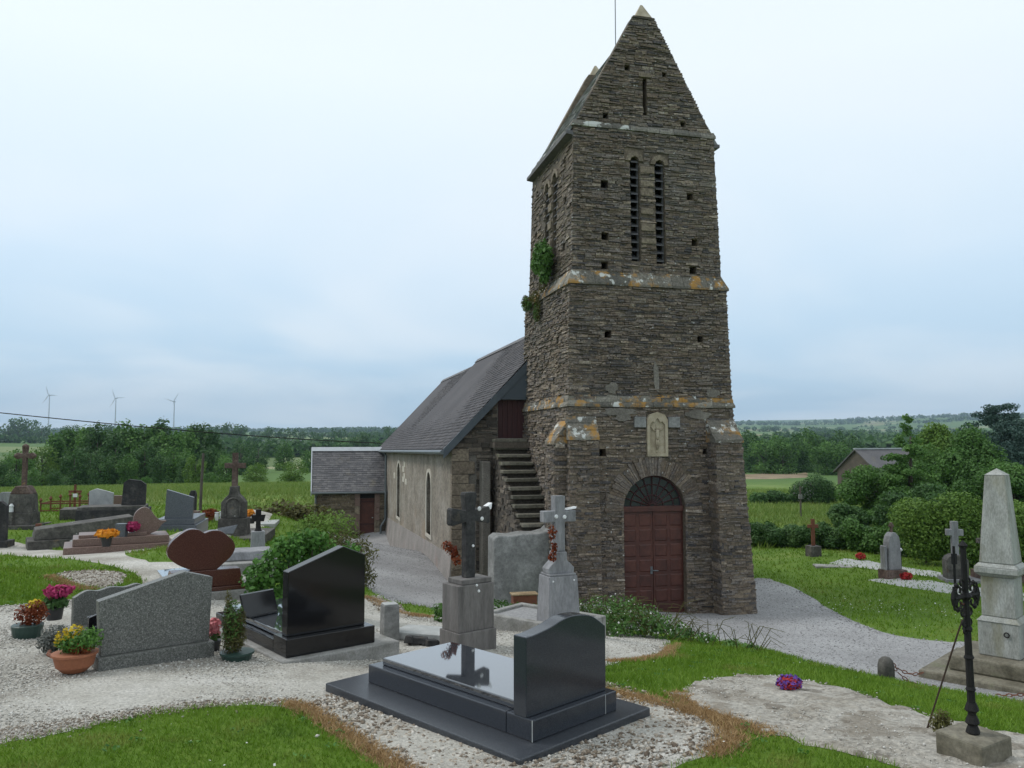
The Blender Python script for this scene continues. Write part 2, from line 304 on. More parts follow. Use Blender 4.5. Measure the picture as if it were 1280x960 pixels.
 'leaf_rd': leafm('red leaves', (0.10, 0.016, 0.008), (0.20, 0.045, 0.014), (0.28, 0.09, 0.03)),
 'grassblade': M('grass blades', [(0, (0.085, 0.16, 0.012)), (0.5, (0.135, 0.245, 0.020)), (1, (0.215, 0.32, 0.045))], rough=0.6, scale=1.1, tone=0.5, spec=0.25, transl=0.3, spots=[((0.26, 0.24, 0.07), 1.3, 0.56, 0.12, 0.6), ((0.06, 0.13, 0.014), 2.1, 0.58, 0.1, 0.6)]),
 'meadowblade': M('meadow grass', [(0, (0.09, 0.155, 0.022)), (0.5, (0.145, 0.225, 0.036)), (1, (0.26, 0.29, 0.08))], rough=0.7, scale=0.25, tone=0.5, transl=0.3),
 'deadblade': M('dead grass blades', [(0, (0.22, 0.135, 0.055)), (0.5, (0.34, 0.215, 0.095)), (1, (0.44, 0.31, 0.15))], rough=0.8, scale=2, tone=0.6, transl=0.2),
 'deadsoil': M('dead grass thatch', [(0, (0.15, 0.10, 0.05)), (0.5, (0.26, 0.185, 0.10)), (1, (0.34, 0.26, 0.16))], scale=6, grain=0.3, gscale=40, bump=0.6, bscale=40, bdist=0.02),
 'gravel': M('pale gravel bed', [(0, (0.26, 0.235, 0.20)), (0.5, (0.40, 0.38, 0.335)), (1, (0.52, 0.50, 0.46))], scale=1.1, grain=0.28, gscale=38, bump=0.9, bscale=45, bdist=0.02, spots=[((0.14, 0.12, 0.09), 0.8, 0.60, 0.14, 0.55)]),
 'gravelst': M('pale gravel stones', [(0, (0.17, 0.15, 0.125)), (0.35, (0.35, 0.33, 0.29)), (0.75, (0.52, 0.50, 0.46)), (1, (0.66, 0.645, 0.61))], tone=0.85, scale=3, rough=0.9),
 'gravelbr': M('brown gravel stones', [(0, (0.07, 0.05, 0.035)), (0.35, (0.19, 0.15, 0.11)), (0.7, (0.36, 0.31, 0.25)), (1, (0.6, 0.57, 0.52))], tone=0.85, scale=3, rough=0.9),
 'mortar_t': M('raked mortar', [(0, (0.0598, 0.0478, 0.0357)), (0.5, (0.1136, 0.0902, 0.0644)), (1, (0.2392, 0.1870, 0.1328))], scale=0.55, grain=0.35, gscale=18, bump=0.6, bscale=20),
 'slate_skylit': M('grey slate with sky sheen', [(0, (0.14, 0.145, 0.145)), (0.5, (0.20, 0.205, 0.20)), (1, (0.27, 0.275, 0.265))], tone=0.5, scale=1.2, rough=0.6, grain=0.2, gscale=20),  # sheen of the sky is put into this lighter slate colour
 'gravelgr': M('grey chippings', [(0, (0.19, 0.185, 0.185)), (0.5, (0.275, 0.27, 0.27)), (1, (0.36, 0.355, 0.355))], scale=0.5, grain=0.22, gscale=26, bump=0.8, bscale=34, bdist=0.02),
 'gravelgrst': M('grey chipping stones', [(0, (0.12, 0.115, 0.115)), (0.5, (0.27, 0.265, 0.265)), (1, (0.44, 0.435, 0.435))], tone=0.85, scale=3, rough=0.9),
 'sand': M('pale sand', [(0, (0.25, 0.22, 0.175)), (0.5, (0.39, 0.365, 0.32)), (1, (0.50, 0.475, 0.43))], scale=2.0, grain=0.3, gscale=26, bump=1.0, bscale=12, bdist=0.05, spots=[((0.17, 0.14, 0.10), 2.0, 0.50, 0.12, 0.75), ((0.13, 0.105, 0.075), 7, 0.57, 0.07, 0.7)]),
 'brownfield': M('ploughed field', [(0, (0.17, 0.12, 0.07)), (1, (0.25, 0.19, 0.11))], scale=.3, grain=.15, gscale=1),
 'petal_or': M('orange petals', [(0, (0.55, 0.18, 0.01)), (1, (0.75, 0.32, 0.02))], tone=0.8, transl=0.2),
 'petal_mg': M('magenta petals', [(0, (0.28, 0.012, 0.07)), (1, (0.48, 0.05, 0.17))], tone=0.8, transl=0.2),
 'petal_rd': M('red petals', [(0, (0.35, 0.015, 0.02)), (1, (0.55, 0.06, 0.05))], tone=0.8, transl=0.2),
 'petal_vi': M('violet petals', [(0, (0.10, 0.04, 0.28)), (1, (0.22, 0.11, 0.48))], tone=0.8, transl=0.2),
 'petal_yl': M('yellow petals', [(0, (0.45, 0.30, 0.01)), (1, (0.62, 0.48, 0.03))], tone=0.8, transl=0.2),
 'petal_pk': M('pink petals', [(0, (0.55, 0.12, 0.15)), (1, (0.7, 0.3, 0.3))], tone=0.8, transl=0.2),
 'petal_wh': M('white petals', [(0, (0.55, 0.56, 0.5)), (1, (0.75, 0.75, 0.7))], tone=0.8, transl=0.2),
}

# ------------------------------------------------------------------ photograph geometry: pixel -> place
def ray(px, py):
    u = (480-py)/F; x = (px-640)/F
    return np.array([x, math.cos(PITCH)-u*math.sin(PITCH), math.sin(PITCH)+u*math.cos(PITCH)])
def at(px, py, Y):
    d = ray(px, py); k = Y/d[1]; return np.array([d[0]*k, Y, EYE+d[2]*k])

# terrain: control points (pixel, pixel, distance ahead) and free points, thin-plate interpolated
CP = [at(*p) for p in [(650, 962, 5.3), (420, 866, 7.0), (810, 900, 6.3), (122, 842, 7.5), (267, 823, 8.1), (355, 834, 7.9), (500, 827, 8.7), (0, 945, 5.0), (0, 860, 6.9), (0, 770, 10.0),
     (582, 812, 9.6), (700, 792, 11.2), (850, 810, 11.5), (760, 795, 13.2), (850, 788, 14.6), (940, 815, 11.2), (987, 866, 7.3), (1215, 948, 5.3), (1108, 848, 10.6), (1150, 857, 10.4), (1280, 875, 9.8),
     (1100, 800, 14.0), (1050, 772, 16.8), (948, 768, 18.1), (815, 766, 18.0), (720, 752, 17.5), (640, 757, 17.5), (566, 727, 21.0), (485, 667, 38.6), (440, 676, 38.0), (1018, 695, 26), (1117, 722, 22), (1195, 724, 21), (1280, 735, 20), (950, 690, 28), (960, 722, 23),
     (0, 700, 14.3), (28, 657, 20), (90, 682, 18), (150, 690, 16), (253, 747, 11.8), (222, 664, 18), (293, 671, 20), (323, 690, 15), (330, 640, 26), (0, 640, 27), (200, 640, 27), (430, 690, 33), (470, 745, 17), (520, 772, 13), (400, 700, 20), (380, 660, 27)]]
CP += [np.array(p) for p in [(0, 0, 2.3), (0, 2.5, 2.08), (-4, 1, 2.3), (4, 1, 2.25), (-6, 4, 2.2), (6, 4, 1.9), (-12, 8, 2.1), (-14, 2, 2.2), (14, 4, 1.0), (13, 12, 0.6), (8, -8, 2.4), (-8, -8, 2.6), (-18, 14, 1.9), (18, 20, 0.2), (-18, 28, 1.5), (6, 36, -0.4), (18, 34, -0.2), (-20, 36, 1.2), (-9, 42, -0.5)]]
CP = np.array(CP)
def _tps(r2): return np.where(r2 > 1e-9, r2*np.log(r2+1e-12), 0.0)
_n = len(CP)
_K = _tps(((CP[:, None, :2]-CP[None, :, :2])**2).sum(-1)) + 0.4*np.eye(_n)
_P = np.c_[np.ones(_n), CP[:, :2]]
_w = np.linalg.solve(np.block([[_K, _P], [_P.T, np.zeros((3, 3))]]), np.r_[CP[:, 2], 0, 0, 0])
def far_h(x, y):
    r = np.sqrt(x*x+y*y); yy = np.maximum(r, 1.0)
    z = np.interp(yy, [0, 30, 42, 60, 90, 150, 300, 600, 1000, 2000, 4000, 7000, 12000], [2.2, 0.6, 0.2, -0.6, -1.4, -3.6, -5.5, -2.5, 5, 18, 40, 52, 60])
    a = np.arctan2(x, np.maximum(y, 1e-3))
    k = np.clip((yy-300)/1500, 0, 1)
    z = z + k*yy*0.0028*np.sin(a*7+1.2+yy*0.0006) + k*yy*0.0016*np.sin(a*19+yy*0.0011)
    z = z + 0.0125*yy*np.clip((a-.08)/.2, 0, 1)*np.clip((yy-900)/2600, 0, 1)
    z = z + 1.2*np.clip(-x/16, -0.2, 1)*np.clip(1-(yy-35)/120, 0, 1)
    back = np.clip(-y/60, 0, 1)
    return z*(1-back) + back*np.minimum(z, 3+0.01*yy)
def ground(x, y):
    x = np.asarray(x, float); y = np.asarray(y, float)
    shp = x.shape; xf = x.ravel(); yf = y.ravel()
    r = np.sqrt(xf**2+(yf-8)**2)
    k = np.clip((r-27)/18, 0, 1); k = k*k*(3-2*k)
    out = far_h(xf, yf)
    m = k < 1
    if m.any():
        d2 = (xf[m, None]-CP[None, :, 0])**2+(yf[m, None]-CP[None, :, 1])**2
        zt = _tps(d2)@_w[:_n] + _w[_n]+_w[_n+1]*xf[m]+_w[_n+2]*yf[m]
        out[m] = zt*(1-k[m]) + out[m]*k[m]
    return out.reshape(shp)
def gz(x, y): return float(ground(np.array([x]), np.array([y]))[0])
_ts = np.geomspace(2.5, 6500, 900)
def G(px, py):
    """the point of the ground seen at a pixel of the photograph"""
    d = ray(px, py); k = _ts/d[1]
    X = d[0]*k; Y = d[1]*k; Z = EYE+d[2]*k
    h = Z-ground(X, Y)
    i = np.argmax(h < 0) if (h < 0).any() else len(_ts)-1
    i = max(i, 1); w = h[i-1]/(h[i-1]-h[i]) if h[i-1] != h[i] else 0
    return np.array([X[i-1]+(X[i]-X[i-1])*w, Y[i-1]+(Y[i]-Y[i-1])*w, Z[i-1]+(Z[i]-Z[i-1])*w])
def yaw(a, b): return math.atan2(b[1]-a[1], b[0]-a[0])

# ------------------------------------------------------------------ ground sheet
def spread(fine, step, lo, hi, grow=1.12):
    a = list(np.arange(fine[0], fine[1]+1e-6, step)); s = step
    while a[-1] < hi: s *= grow; a.append(a[-1]+s)
    s = step; b = []; p = fine[0]
    while p > lo: s *= grow; p -= s; b.append(p)
    return np.array(b[::-1]+a)
gx = spread((-20, 20), 0.45, -6400, 6400); gy = spread((2, 44), 0.45, -150, 6800)
XX, YY = np.meshgrid(gx, gy); ZZ = ground(XX, YY)
nx_, ny_ = len(gx), len(gy)
idx = np.arange(nx_*ny_).reshape(ny_, nx_)
Fq = np.stack([idx[:-1, :-1], idx[:-1, 1:], idx[1:, 1:], idx[1:, :-1]], -1).reshape(-1, 4)
def ground_material():
    m = bpy.data.materials.new('grassland'); m.use_nodes = True
    nt = m.node_tree; N = nt.nodes; L = nt.links
    b = N['Principled BSDF']; b.inputs['Roughness'].default_value = 0.9; b.inputs['Specular IOR Level'].default_value = 0.2
    tcx = N.new('ShaderNodeTexCoord')
    def noise(s, d=5, r=0.6):
        n = N.new('ShaderNodeTexNoise'); n.inputs['Scale'].default_value = s; n.inputs['Detail'].default_value = d; n.inputs['Roughness'].default_value = r
        L.new(tcx.outputs['Object'], n.inputs['Vector']); return n.outputs[0]
    lawn = ramp_node(nt, [(0.28, (0.06, 0.115, 0.010)), (0.5, (0.095, 0.17, 0.016)), (0.72, (0.16, 0.22, 0.034))])
    mxn = N.new('ShaderNodeMix'); mxn.inputs['Factor'].default_value = 0.5; L.new(noise(0.5), mxn.inputs['A']); L.new(noise(9), mxn.inputs['B']); L.new(mxn.outputs['Result'], lawn.inputs[0])
    # the countryside: patchwork of fields
    vo = N.new('ShaderNodeTexVoronoi'); vo.inputs['Scale'].default_value = 1/170.0; L.new(tcx.outputs['Object'], vo.inputs['Vector'])
    fr = ramp_node(nt, [(0.0, (0.061, 0.118, 0.026)), (0.3, (0.082, 0.148, 0.034)), (0.5, (0.061, 0.118, 0.030)), (0.66, (0.109, 0.170, 0.045)), (0.8, (0.245, 0.244, 0.135)), (0.9, (0.075, 0.133, 0.034)), (1.0, (0.184, 0.148, 0.090))])
    sx = N.new('ShaderNodeSeparateColor'); L.new(vo.outputs['Color'], sx.inputs[0]); L.new(sx.outputs[0], fr.inputs[0])
    ln = N.new('ShaderNodeVectorMath'); ln.operation = 'LENGTH'; L.new(tcx.outputs['Object'], ln.inputs[0])
    mr = N.new('ShaderNodeMapRange'); mr.inputs[1].default_value = 110; mr.inputs[2].default_value = 170; L.new(ln.outputs['Value'], mr.inputs[0])
    # rough meadow beyond the churchyard
    mead = ramp_node(nt, [(0.36, (0.07, 0.125, 0.02)), (0.5, (0.12, 0.20, 0.032)), (0.62, (0.20, 0.23, 0.06))]); L.new(noise(0.35, 12, 0.78), mead.inputs[0])
    m0 = N.new('ShaderNodeMapRange'); m0.inputs[1].default_value = 24; m0.inputs[2].default_value = 30; L.new(ln.outputs['Value'], m0.inputs[0])
    a = N.new('ShaderNodeMix'); a.data_type = 'RGBA'; L.new(m0.outputs[0], a.inputs['Factor']); L.new(lawn.outputs[0], a.inputs['A']); L.new(mead.outputs[0], a.inputs['B'])
    c = N.new('ShaderNodeMix'); c.data_type = 'RGBA'; L.new(mr.outputs[0], c.inputs['Factor']); L.new(a.outputs['Result'], c.inputs['A']); L.new(fr.outputs[0], c.inputs['B'])
    L.new(c.outputs['Result'], b.inputs['Base Color'])
    bp = N.new('ShaderNodeBump'); bp.inputs['Strength'].default_value = 0.7; bp.inputs['Distance'].default_value = 0.04; L.new(noise(28, 4, 0.7), bp.inputs['Height']); L.new(bp.outputs[0], b.inputs['Normal'])
    return m
tag(npmesh('ground', np.c_[XX.ravel(), YY.ravel(), ZZ.ravel()], Fq, np.full(len(Fq), .5), ground_material(), smooth=True), kind='structure')

# ------------------------------------------------------------------ sheets laid on the ground
def dens(poly, step):
    out = []
    for i in range(len(poly)):
        a = np.array(poly[i]); b = np.array(poly[(i+1) % len(poly)]); n = max(1, int(np.linalg.norm(b-a)/step))
        out += [a+(b-a)*k/n for k in range(n)]
    return np.array(out)
def inside(poly, x, y):
    poly = np.asarray(poly); c = np.zeros(x.shape, bool); n = len(poly); j = n-1
    for i in range(n):
        xi, yi = poly[i]; xj, yj = poly[j]
        k = ((yi > y) != (yj > y)) & (x < (xj-xi)*(y-yi)/(yj-yi+1e-12)+xi); c ^= k; j = i
    return c
def smooth_poly(P, it=2):
    P = np.array(P)
    for _ in range(it):
        Q = np.roll(P, -1, 0); P = np.stack([P*.75+Q*.25, P*.25+Q*.75], 1).reshape(-1, 2)
    return P
def world_poly(pix, wob=0.05, step=0.35, smooth=2):
    P = np.array([G(*p)[:2] for p in pix])
    P = smooth_poly(P, smooth); P = dens(P, step)
    return P + rng.normal(0, wob, P.shape)
SHEETS = []
def sheet(name, P, mat, dz, step=0.4, relief=0.0, kind='structure', rough=0.0):
    lo = P.min(0); hi = P.max(0)
    X, Y = np.meshgrid(np.arange(lo[0], hi[0], step), np.arange(lo[1], hi[1], step)); X = X.ravel(); Y = Y.ravel()
    k = inside(P, X, Y); pts = [Vector(p) for p in P]+[Vector(p) for p in np.c_[X, Y][k]]
    n = len(P)
    v, e, f, *_ = delaunay_2d_cdt(pts, [], [list(range(n))], 1, 1e-5)
    v = np.array([(p.x, p.y) for p in v]); z = ground(v[:, 0], v[:, 1])+dz
    bd = np.zeros(len(z), bool); bd[:n] = True
    if relief:
        z = z + rng.normal(0, 1, len(z))*rough + relief*(np.sin(v[:, 0]*3.1+v[:, 1]*1.7)+np.sin(v[:, 0]*1.3-v[:, 1]*2.9))*.5
    z[bd] = ground(v[bd, 0], v[bd, 1])+.003
    o = npmesh(name, np.c_[v, z], np.array([q for q in f if len(q) == 3]), np.full(len([q for q in f if len(q) == 3]), .5), mat, smooth=True)
    tag(o, kind=kind); SHEETS.append(P)
    return o
POLY = {}
POLY['near'] = world_poly([(-120, 775), (0, 758), (60, 753), (120, 747), (200, 747), (300, 742), (345, 748), (420, 742), (468, 748), (520, 772), (560, 767), (610, 767), (650, 770), (700, 778), (760, 790), (825, 795), (848, 806), (830, 820), (790, 825), (757, 832), (735, 845), (762, 868), (850, 886), (905, 905), (915, 925), (875, 950), (760, 1010), (600, 1020), (520, 968), (450, 926), (400, 893), (370, 880), (300, 881), (240, 886), (180, 894), (100, 910), (40, 925), (-120, 950)], 0.035)
POLY['sandplot'] = world_poly([(843, 868), (860, 858), (900, 848), (950, 845), (1000, 850), (1080, 871), (1150, 893), (1190, 904), (1280, 924), (1420, 955), (1420, 1020), (1200, 1000), (1130, 958), (1040, 936), (960, 916), (900, 896), (860, 882)], 0.05, .12)
POLY['path'] = world_poly([(640, 768), (700, 758), (760, 757), (830, 757), (930, 740), (942, 722), (958, 723), (985, 731), (1020, 748), (1060, 774), (1110, 794), (1170, 802), (1215, 803), (1290, 806), (1440, 815), (1440, 905), (1290, 880), (1180, 862), (1090, 844), (1000, 826), (950, 811), (880, 797), (840, 793), (780, 786), (700, 776)], 0.03)
POLY['navepath'] = world_poly([(392, 690), (405, 672), (440, 662), (490, 655), (560, 722), (610, 745), (650, 758), (640, 772), (575, 768), (530, 758), (478, 752), (456, 735), (444, 712), (424, 694)], 0.04)
POLY['leftpath'] = world_poly([(-80, 668), (0, 674), (40, 681), (90, 690), (130, 688), (210, 675), (260, 663), (300, 650), (350, 645), (345, 652), (300, 668), (250, 680), (200, 684), (148, 693), (172, 701), (215, 704), (300, 702), (325, 712), (305, 744), (200, 746), (172, 722), (150, 710), (80, 699), (0, 692), (-80, 690)], 0.03)
sheet('gravel_plot', POLY['near'], MT['gravel'], 0.012, 0.3, 0.008)
sheet('sand_plot', POLY['sandplot'], MT['sand'], 0.03, 0.09, 0.014, rough=0.008)
sheet('gravel_path', POLY['path'], MT['gravelgr'], 0.018, 0.35)
sheet('nave_path', POLY['navepath'], MT['gravelgr'], 0.024, 0.4)
sheet('cemetery_path', POLY['leftpath'], MT['gravel'], 0.02, 0.4)
GR = list(POLY.values())
# strips of dead grass along the weeded edges, and a bare patch
DEADL = []
def strip(pix, w):
    P = np.array([G(*p)[:2] for p in pix]); P2 = dens(P, 0.12)[:-max(1, int(np.linalg.norm(P[0]-P[-1])/0.12))]
    DEADL.append((P2, w))
    d = np.gradient(P2, axis=0); d /= np.linalg.norm(d, axis=1)[:, None]+1e-9; n = np.c_[-d[:, 1], d[:, 0]]
    ww = w*(0.25+0.7*rng.random(len(P2)))[:, None]; w2 = w*(0.25+0.7*rng.random(len(P2)))[:, None]; ww[0] *= .1; ww[-1] *= .1
    return np.r_[P2+n*ww, (P2-n*w2)[::-1]]
DEAD = [strip([(362, 880), (392, 893), (440, 925), (510, 968), (560, 1000)], 0.10), strip([(755, 864), (800, 874), (850, 886), (908, 906), (918, 926), (880, 952)], 0.11), strip([(760, 828), (800, 826), (832, 821), (850, 806)], 0.07),
        strip([(845, 868), (870, 886), (930, 908), (985, 925)], 0.10), strip([(60, 721), (95, 735), (128, 740)], 0.08), strip([(462, 748), (500, 768), (545, 772)], 0.14)]
for P in DEAD: sheet('dead_grass_edge', P, MT['deadsoil'], 0.014, 0.15)
POLY['bare'] = world_poly([(62, 718), (100, 713), (155, 714), (158, 728), (128, 738), (92, 732)], 0.03)
sheet('bare_patch', POLY['bare'], MT['sand'], 0.012, 0.2)
sheet('brown_field', world_poly([(925, 594), (960, 592), (1010, 592), (1008, 597), (960, 599), (925, 599)], .2, 2, 0), MT['brownfield'], .3, 4)
POLY['bare2'] = world_poly([(455, 742), (490, 752), (520, 770), (500, 776), (470, 765)], 0.03)
sheet('bare_earth', POLY['bare2'], MT['sand'], 0.028, 0.2)

# grass blades, gravel stones
def blades(name, n, box, h, w, polys_out, mat, polys_in=None, falloff=None, blur=0):
    X = rng.uniform(box[0], box[1], n); Y = rng.uniform(box[2], box[3], n)
    k = np.abs(X) < Y*0.80+1.6
    if falloff: k &= rng.random(n) < np.clip(falloff/Y, 0, 1)**1.5
    X, Y = X[k], Y[k]
    k = np.ones(len(X), bool)
    for P in polys_out: k &= ~inside(P, X, Y)
    if polys_in is not None:
        q = np.zeros(len(X), bool)
        for P in polys_in: q |= inside(P, X, Y)
        k &= q
    X, Y = X[k]+(rng.normal(0, blur, k.sum()) if blur else 0), Y[k]+(rng.normal(0, blur, k.sum()) if blur else 0); n = len(X); Z = ground(X, Y)+(.012 if blur > .05 else 0)
    s = 0.6+0.8*rng.random(n); sc_ = np.clip(Y/7, 0.8, 3)
    a = rng.uniform(0, 2*np.pi, n); lean = rng.normal(0, 0.5, (n, 2))
    hh = h*s*np.sqrt(sc_); ww = w*sc_
    b0 = np.c_[X-np.cos(a)*ww, Y-np.sin(a)*ww, Z]; b1 = np.c_[X+np.cos(a)*ww, Y+np.sin(a)*ww, Z]
    t = np.c_[X+lean[:, 0]*hh, Y+lean[:, 1]*hh, Z+hh]
    V = np.stack([b0, b1, t], 1).reshape(-1, 3)
    return npmesh(name, V, np.arange(3*n).reshape(-1, 3), rng.random(n), mat)
OUT = list(POLY.values())
tag(blades('lawn_grass', 620000, (-11, 11, 3.4, 13), 0.040, 0.0050, OUT+DEAD, MT['grassblade'], falloff=6.5, blur=.035), 'short mown green grass of the churchyard lawn', 'grass', kind='stuff')
tag(blades('far_lawn_grass', 190000, (-24, 24, 11, 34), 0.040, 0.006, OUT+DEAD, MT['grassblade'], falloff=16), 'green grass further back between the graves and paths', 'grass', kind='stuff')
tag(blades('meadow_grass', 260000, (-75, 75, 29, 95), 0.16, 0.012, OUT, MT['meadowblade'], falloff=60), 'rough grass of the meadow beyond the graves', 'grass', kind='stuff')
def dead_blades():
    pts = []
    for P, w in DEADL:
        L_ = np.linalg.norm(np.diff(P, axis=0), axis=1).sum(); n = int(2600*L_*w/.1); k = rng.integers(0, len(P)-1, n); t_ = rng.random(n)[:, None]
        q = P[k]*(1-t_)+P[k+1]*t_; pts.append(q+rng.normal(0, w*.55, q.shape))
    q = np.concatenate(pts); n = len(q); Z = ground(q[:, 0], q[:, 1])+.01; a = rng.uniform(0, 6.28, n); hh = .024*(.5+rng.random(n)); ww = .005*np.clip(q[:, 1]/7, .8, 3); ln = rng.normal(0, .9, (n, 2))
    V = np.stack([np.c_[q[:, 0]-np.cos(a)*ww, q[:, 1]-np.sin(a)*ww, Z], np.c_[q[:, 0]+np.cos(a)*ww, q[:, 1]+np.sin(a)*ww, Z], np.c_[q[:, 0]+ln[:, 0]*hh, q[:, 1]+ln[:, 1]*hh, Z+hh]], 1).reshape(-1, 3)
    return npmesh('dead_grass', V, np.arange(3*n).reshape(-1, 3), rng.random(n), MT['deadblade'])
tag(dead_blades(), 'orange brown dead grass along the gravel edges', 'grass', kind='stuff')
def weeds(n, box):
    X = rng.uniform(box[0], box[1], n); Y = rng.uniform(box[2], box[3], n); k = np.abs(X) < Y*.7+.5
    for P in OUT: k &= ~inside(P, X, Y)
    X, Y = X[k], Y[k]; m = 9; ang = rng.uniform(0, 6.28, (len(X), m)); r_ = rng.uniform(.01, .055, (len(X), m)); x = (X[:, None]+r_*np.cos(ang)).ravel(); y = (Y[:, None]+r_*np.sin(ang)).ravel()
    V, Q = leafcloud(np.c_[x, y, ground(x, y)+.03], np.tile([0, 0, 1.], (len(x), 1)), .015, .6, .5); return npmesh('lawn_weeds', V, Q, rng.random(len(Q)), MT['leaf_br'])
def daisies(n, box):
    X = rng.uniform(box[0], box[1], n); Y = rng.uniform(box[2], box[3], n); k = (np.abs(X) < Y*.7+.5) & (np.sin(X*1.7)+np.sin(Y*1.3+1) > .3)
    for P in OUT: k &= ~inside(P, X, Y)
    X, Y = X[k], Y[k]; V, Q = leafcloud(np.c_[X, Y, ground(X, Y)+.045], np.tile([0, 0, 1.], (len(X), 1)), .009, .9, .3); return npmesh('daisies', V, Q, rng.random(len(Q)), MT['petal_wh'])
OCT = np.array([(1, 0, 0), (-1, 0, 0), (0, 1, 0), (0, -1, 0), (0, 0, 1), (0, 0, -1)], float)
OCF = np.array([(0, 2, 4), (2, 1, 4), (1, 3, 4), (3, 0, 4), (2, 0, 5), (1, 2, 5), (3, 1, 5), (0, 3, 5)])
def pebbles(name, n, box, size, P, mat, falloff=None, dz=0.02, avoid=()):
    X = rng.uniform(box[0], box[1], n); Y = rng.uniform(box[2], box[3], n)
    k = inside(P, X, Y) & (np.abs(X) < Y*.7+.5)
    for A in avoid: k &= ~inside(A, X, Y)
    if falloff: k &= rng.random(n) < np.clip(falloff/Y, 0, 1)**1.3
    X, Y = X[k], Y[k]; n = len(X); st_ = (rng.random(n) < .12)[:, None]*rng.normal(0, .13, (n, 2)); X = X+st_[:, 0]; Y = Y+st_[:, 1]; Z = ground(X, Y)+dz
    s = size*(0.45+0.9*rng.random(n)**2)*np.clip(np.sqrt(Y/7), .9, 2)
    V = OCT[None]*s[:, None, None]*rng.uniform(.55, 1.15, (n, 6, 1))
    V[:, :, 2] *= 0.6
    a = rng.uniform(0, 6.28, n); c, sn = np.cos(a)[:, None], np.sin(a)[:, None]
    x = V[:, :, 0]*c-V[:, :, 1]*sn; y = V[:, :, 0]*sn+V[:, :, 1]*c; z = V[:, :, 2]+rng.normal(0, .25, (n, 1))*V[:, :, 0]
    V = np.stack([x+X[:, None], y+Y[:, None], z+Z[:, None]], -1).reshape(-1, 3)
    Fc = (OCF[None]+6*np.arange(n)[:, None, None]).reshape(-1, 3)
    return npmesh(name, V, Fc, np.repeat(rng.random(n), 8), mat)
tag(pebbles('gravel', 210000, (-9, 4, 4.2, 15), 0.0125, POLY['near'], MT['gravelst'], falloff=7.5, dz=0.012), 'pale loose gravel around the near graves', 'gravel', kind='stuff')
tag(pebbles('coarse_gravel', 16000, (-3, 2.2, 4.4, 8.5), 0.026, world_poly([(370, 878), (450, 860), (560, 820), (760, 850), (910, 915), (880, 945), (760, 1005), (600, 1015), (520, 965), (440, 922)], 0.03), MT['gravelbr'], dz=0.015), 'coarser brown and white stones round the dark grey tomb', 'gravel', kind='stuff')
EDGE = world_poly([(-60, 922), (40, 908), (120, 895), (200, 882), (300, 874), (375, 874), (375, 882), (300, 883), (200, 893), (100, 911), (40, 926), (-60, 945)], .02)
tag(pebbles('edge_soil', 60000, (-6, 0, 4.2, 8), 0.013, EDGE, MT['gravelbr'], dz=0.014), 'brown soil and stones along the lower lawn edge', 'soil', kind='stuff')
tag(pebbles('chippings', 70000, (-3, 12, 9, 24), 0.013, POLY['path'], MT['gravelgrst'], falloff=13, dz=0.018), 'grey stone chippings of the church path', 'gravel', kind='stuff')
tag(pebbles('nave_chippings', 90000, (-9, 2, 12, 36), 0.013, POLY['navepath'], MT['gravelgrst'], falloff=18, dz=0.022), 'grey stone chippings of the path beside the nave', 'gravel', kind='stuff')
tag(pebbles('earth_stones', 9000, (-3, 0, 9, 20), 0.016, POLY['bare2'], MT['gravelbr'], dz=0.03), 'small stones on the bare earth by the white topped block', 'gravel', kind='stuff')
tag(pebbles('patch_stones', 60000, (-9, -3, 8, 18), 0.014, POLY['bare'], MT['gravelbr'], dz=0.014), 'stones on the bare patch behind the potted plants', 'gravel', kind='stuff')
tag(pebbles('sand_clods', 16000, (0, 8, 4.3, 9), 0.011, POLY['sandplot'], MT['gravelst'], dz=0.03), 'small clods lying on the sandy plot', 'gravel', kind='stuff')

# ------------------------------------------------------------------ the church (local frame: x along the west front, y eastward, z up from the door sill)
PSI = R(13.96); CZ = EYE-3.9
church = thing('church', 'old grey stone church with a gabled west tower and slate roofed nave', 'church', (2.694, 20.0, CZ), PSI)

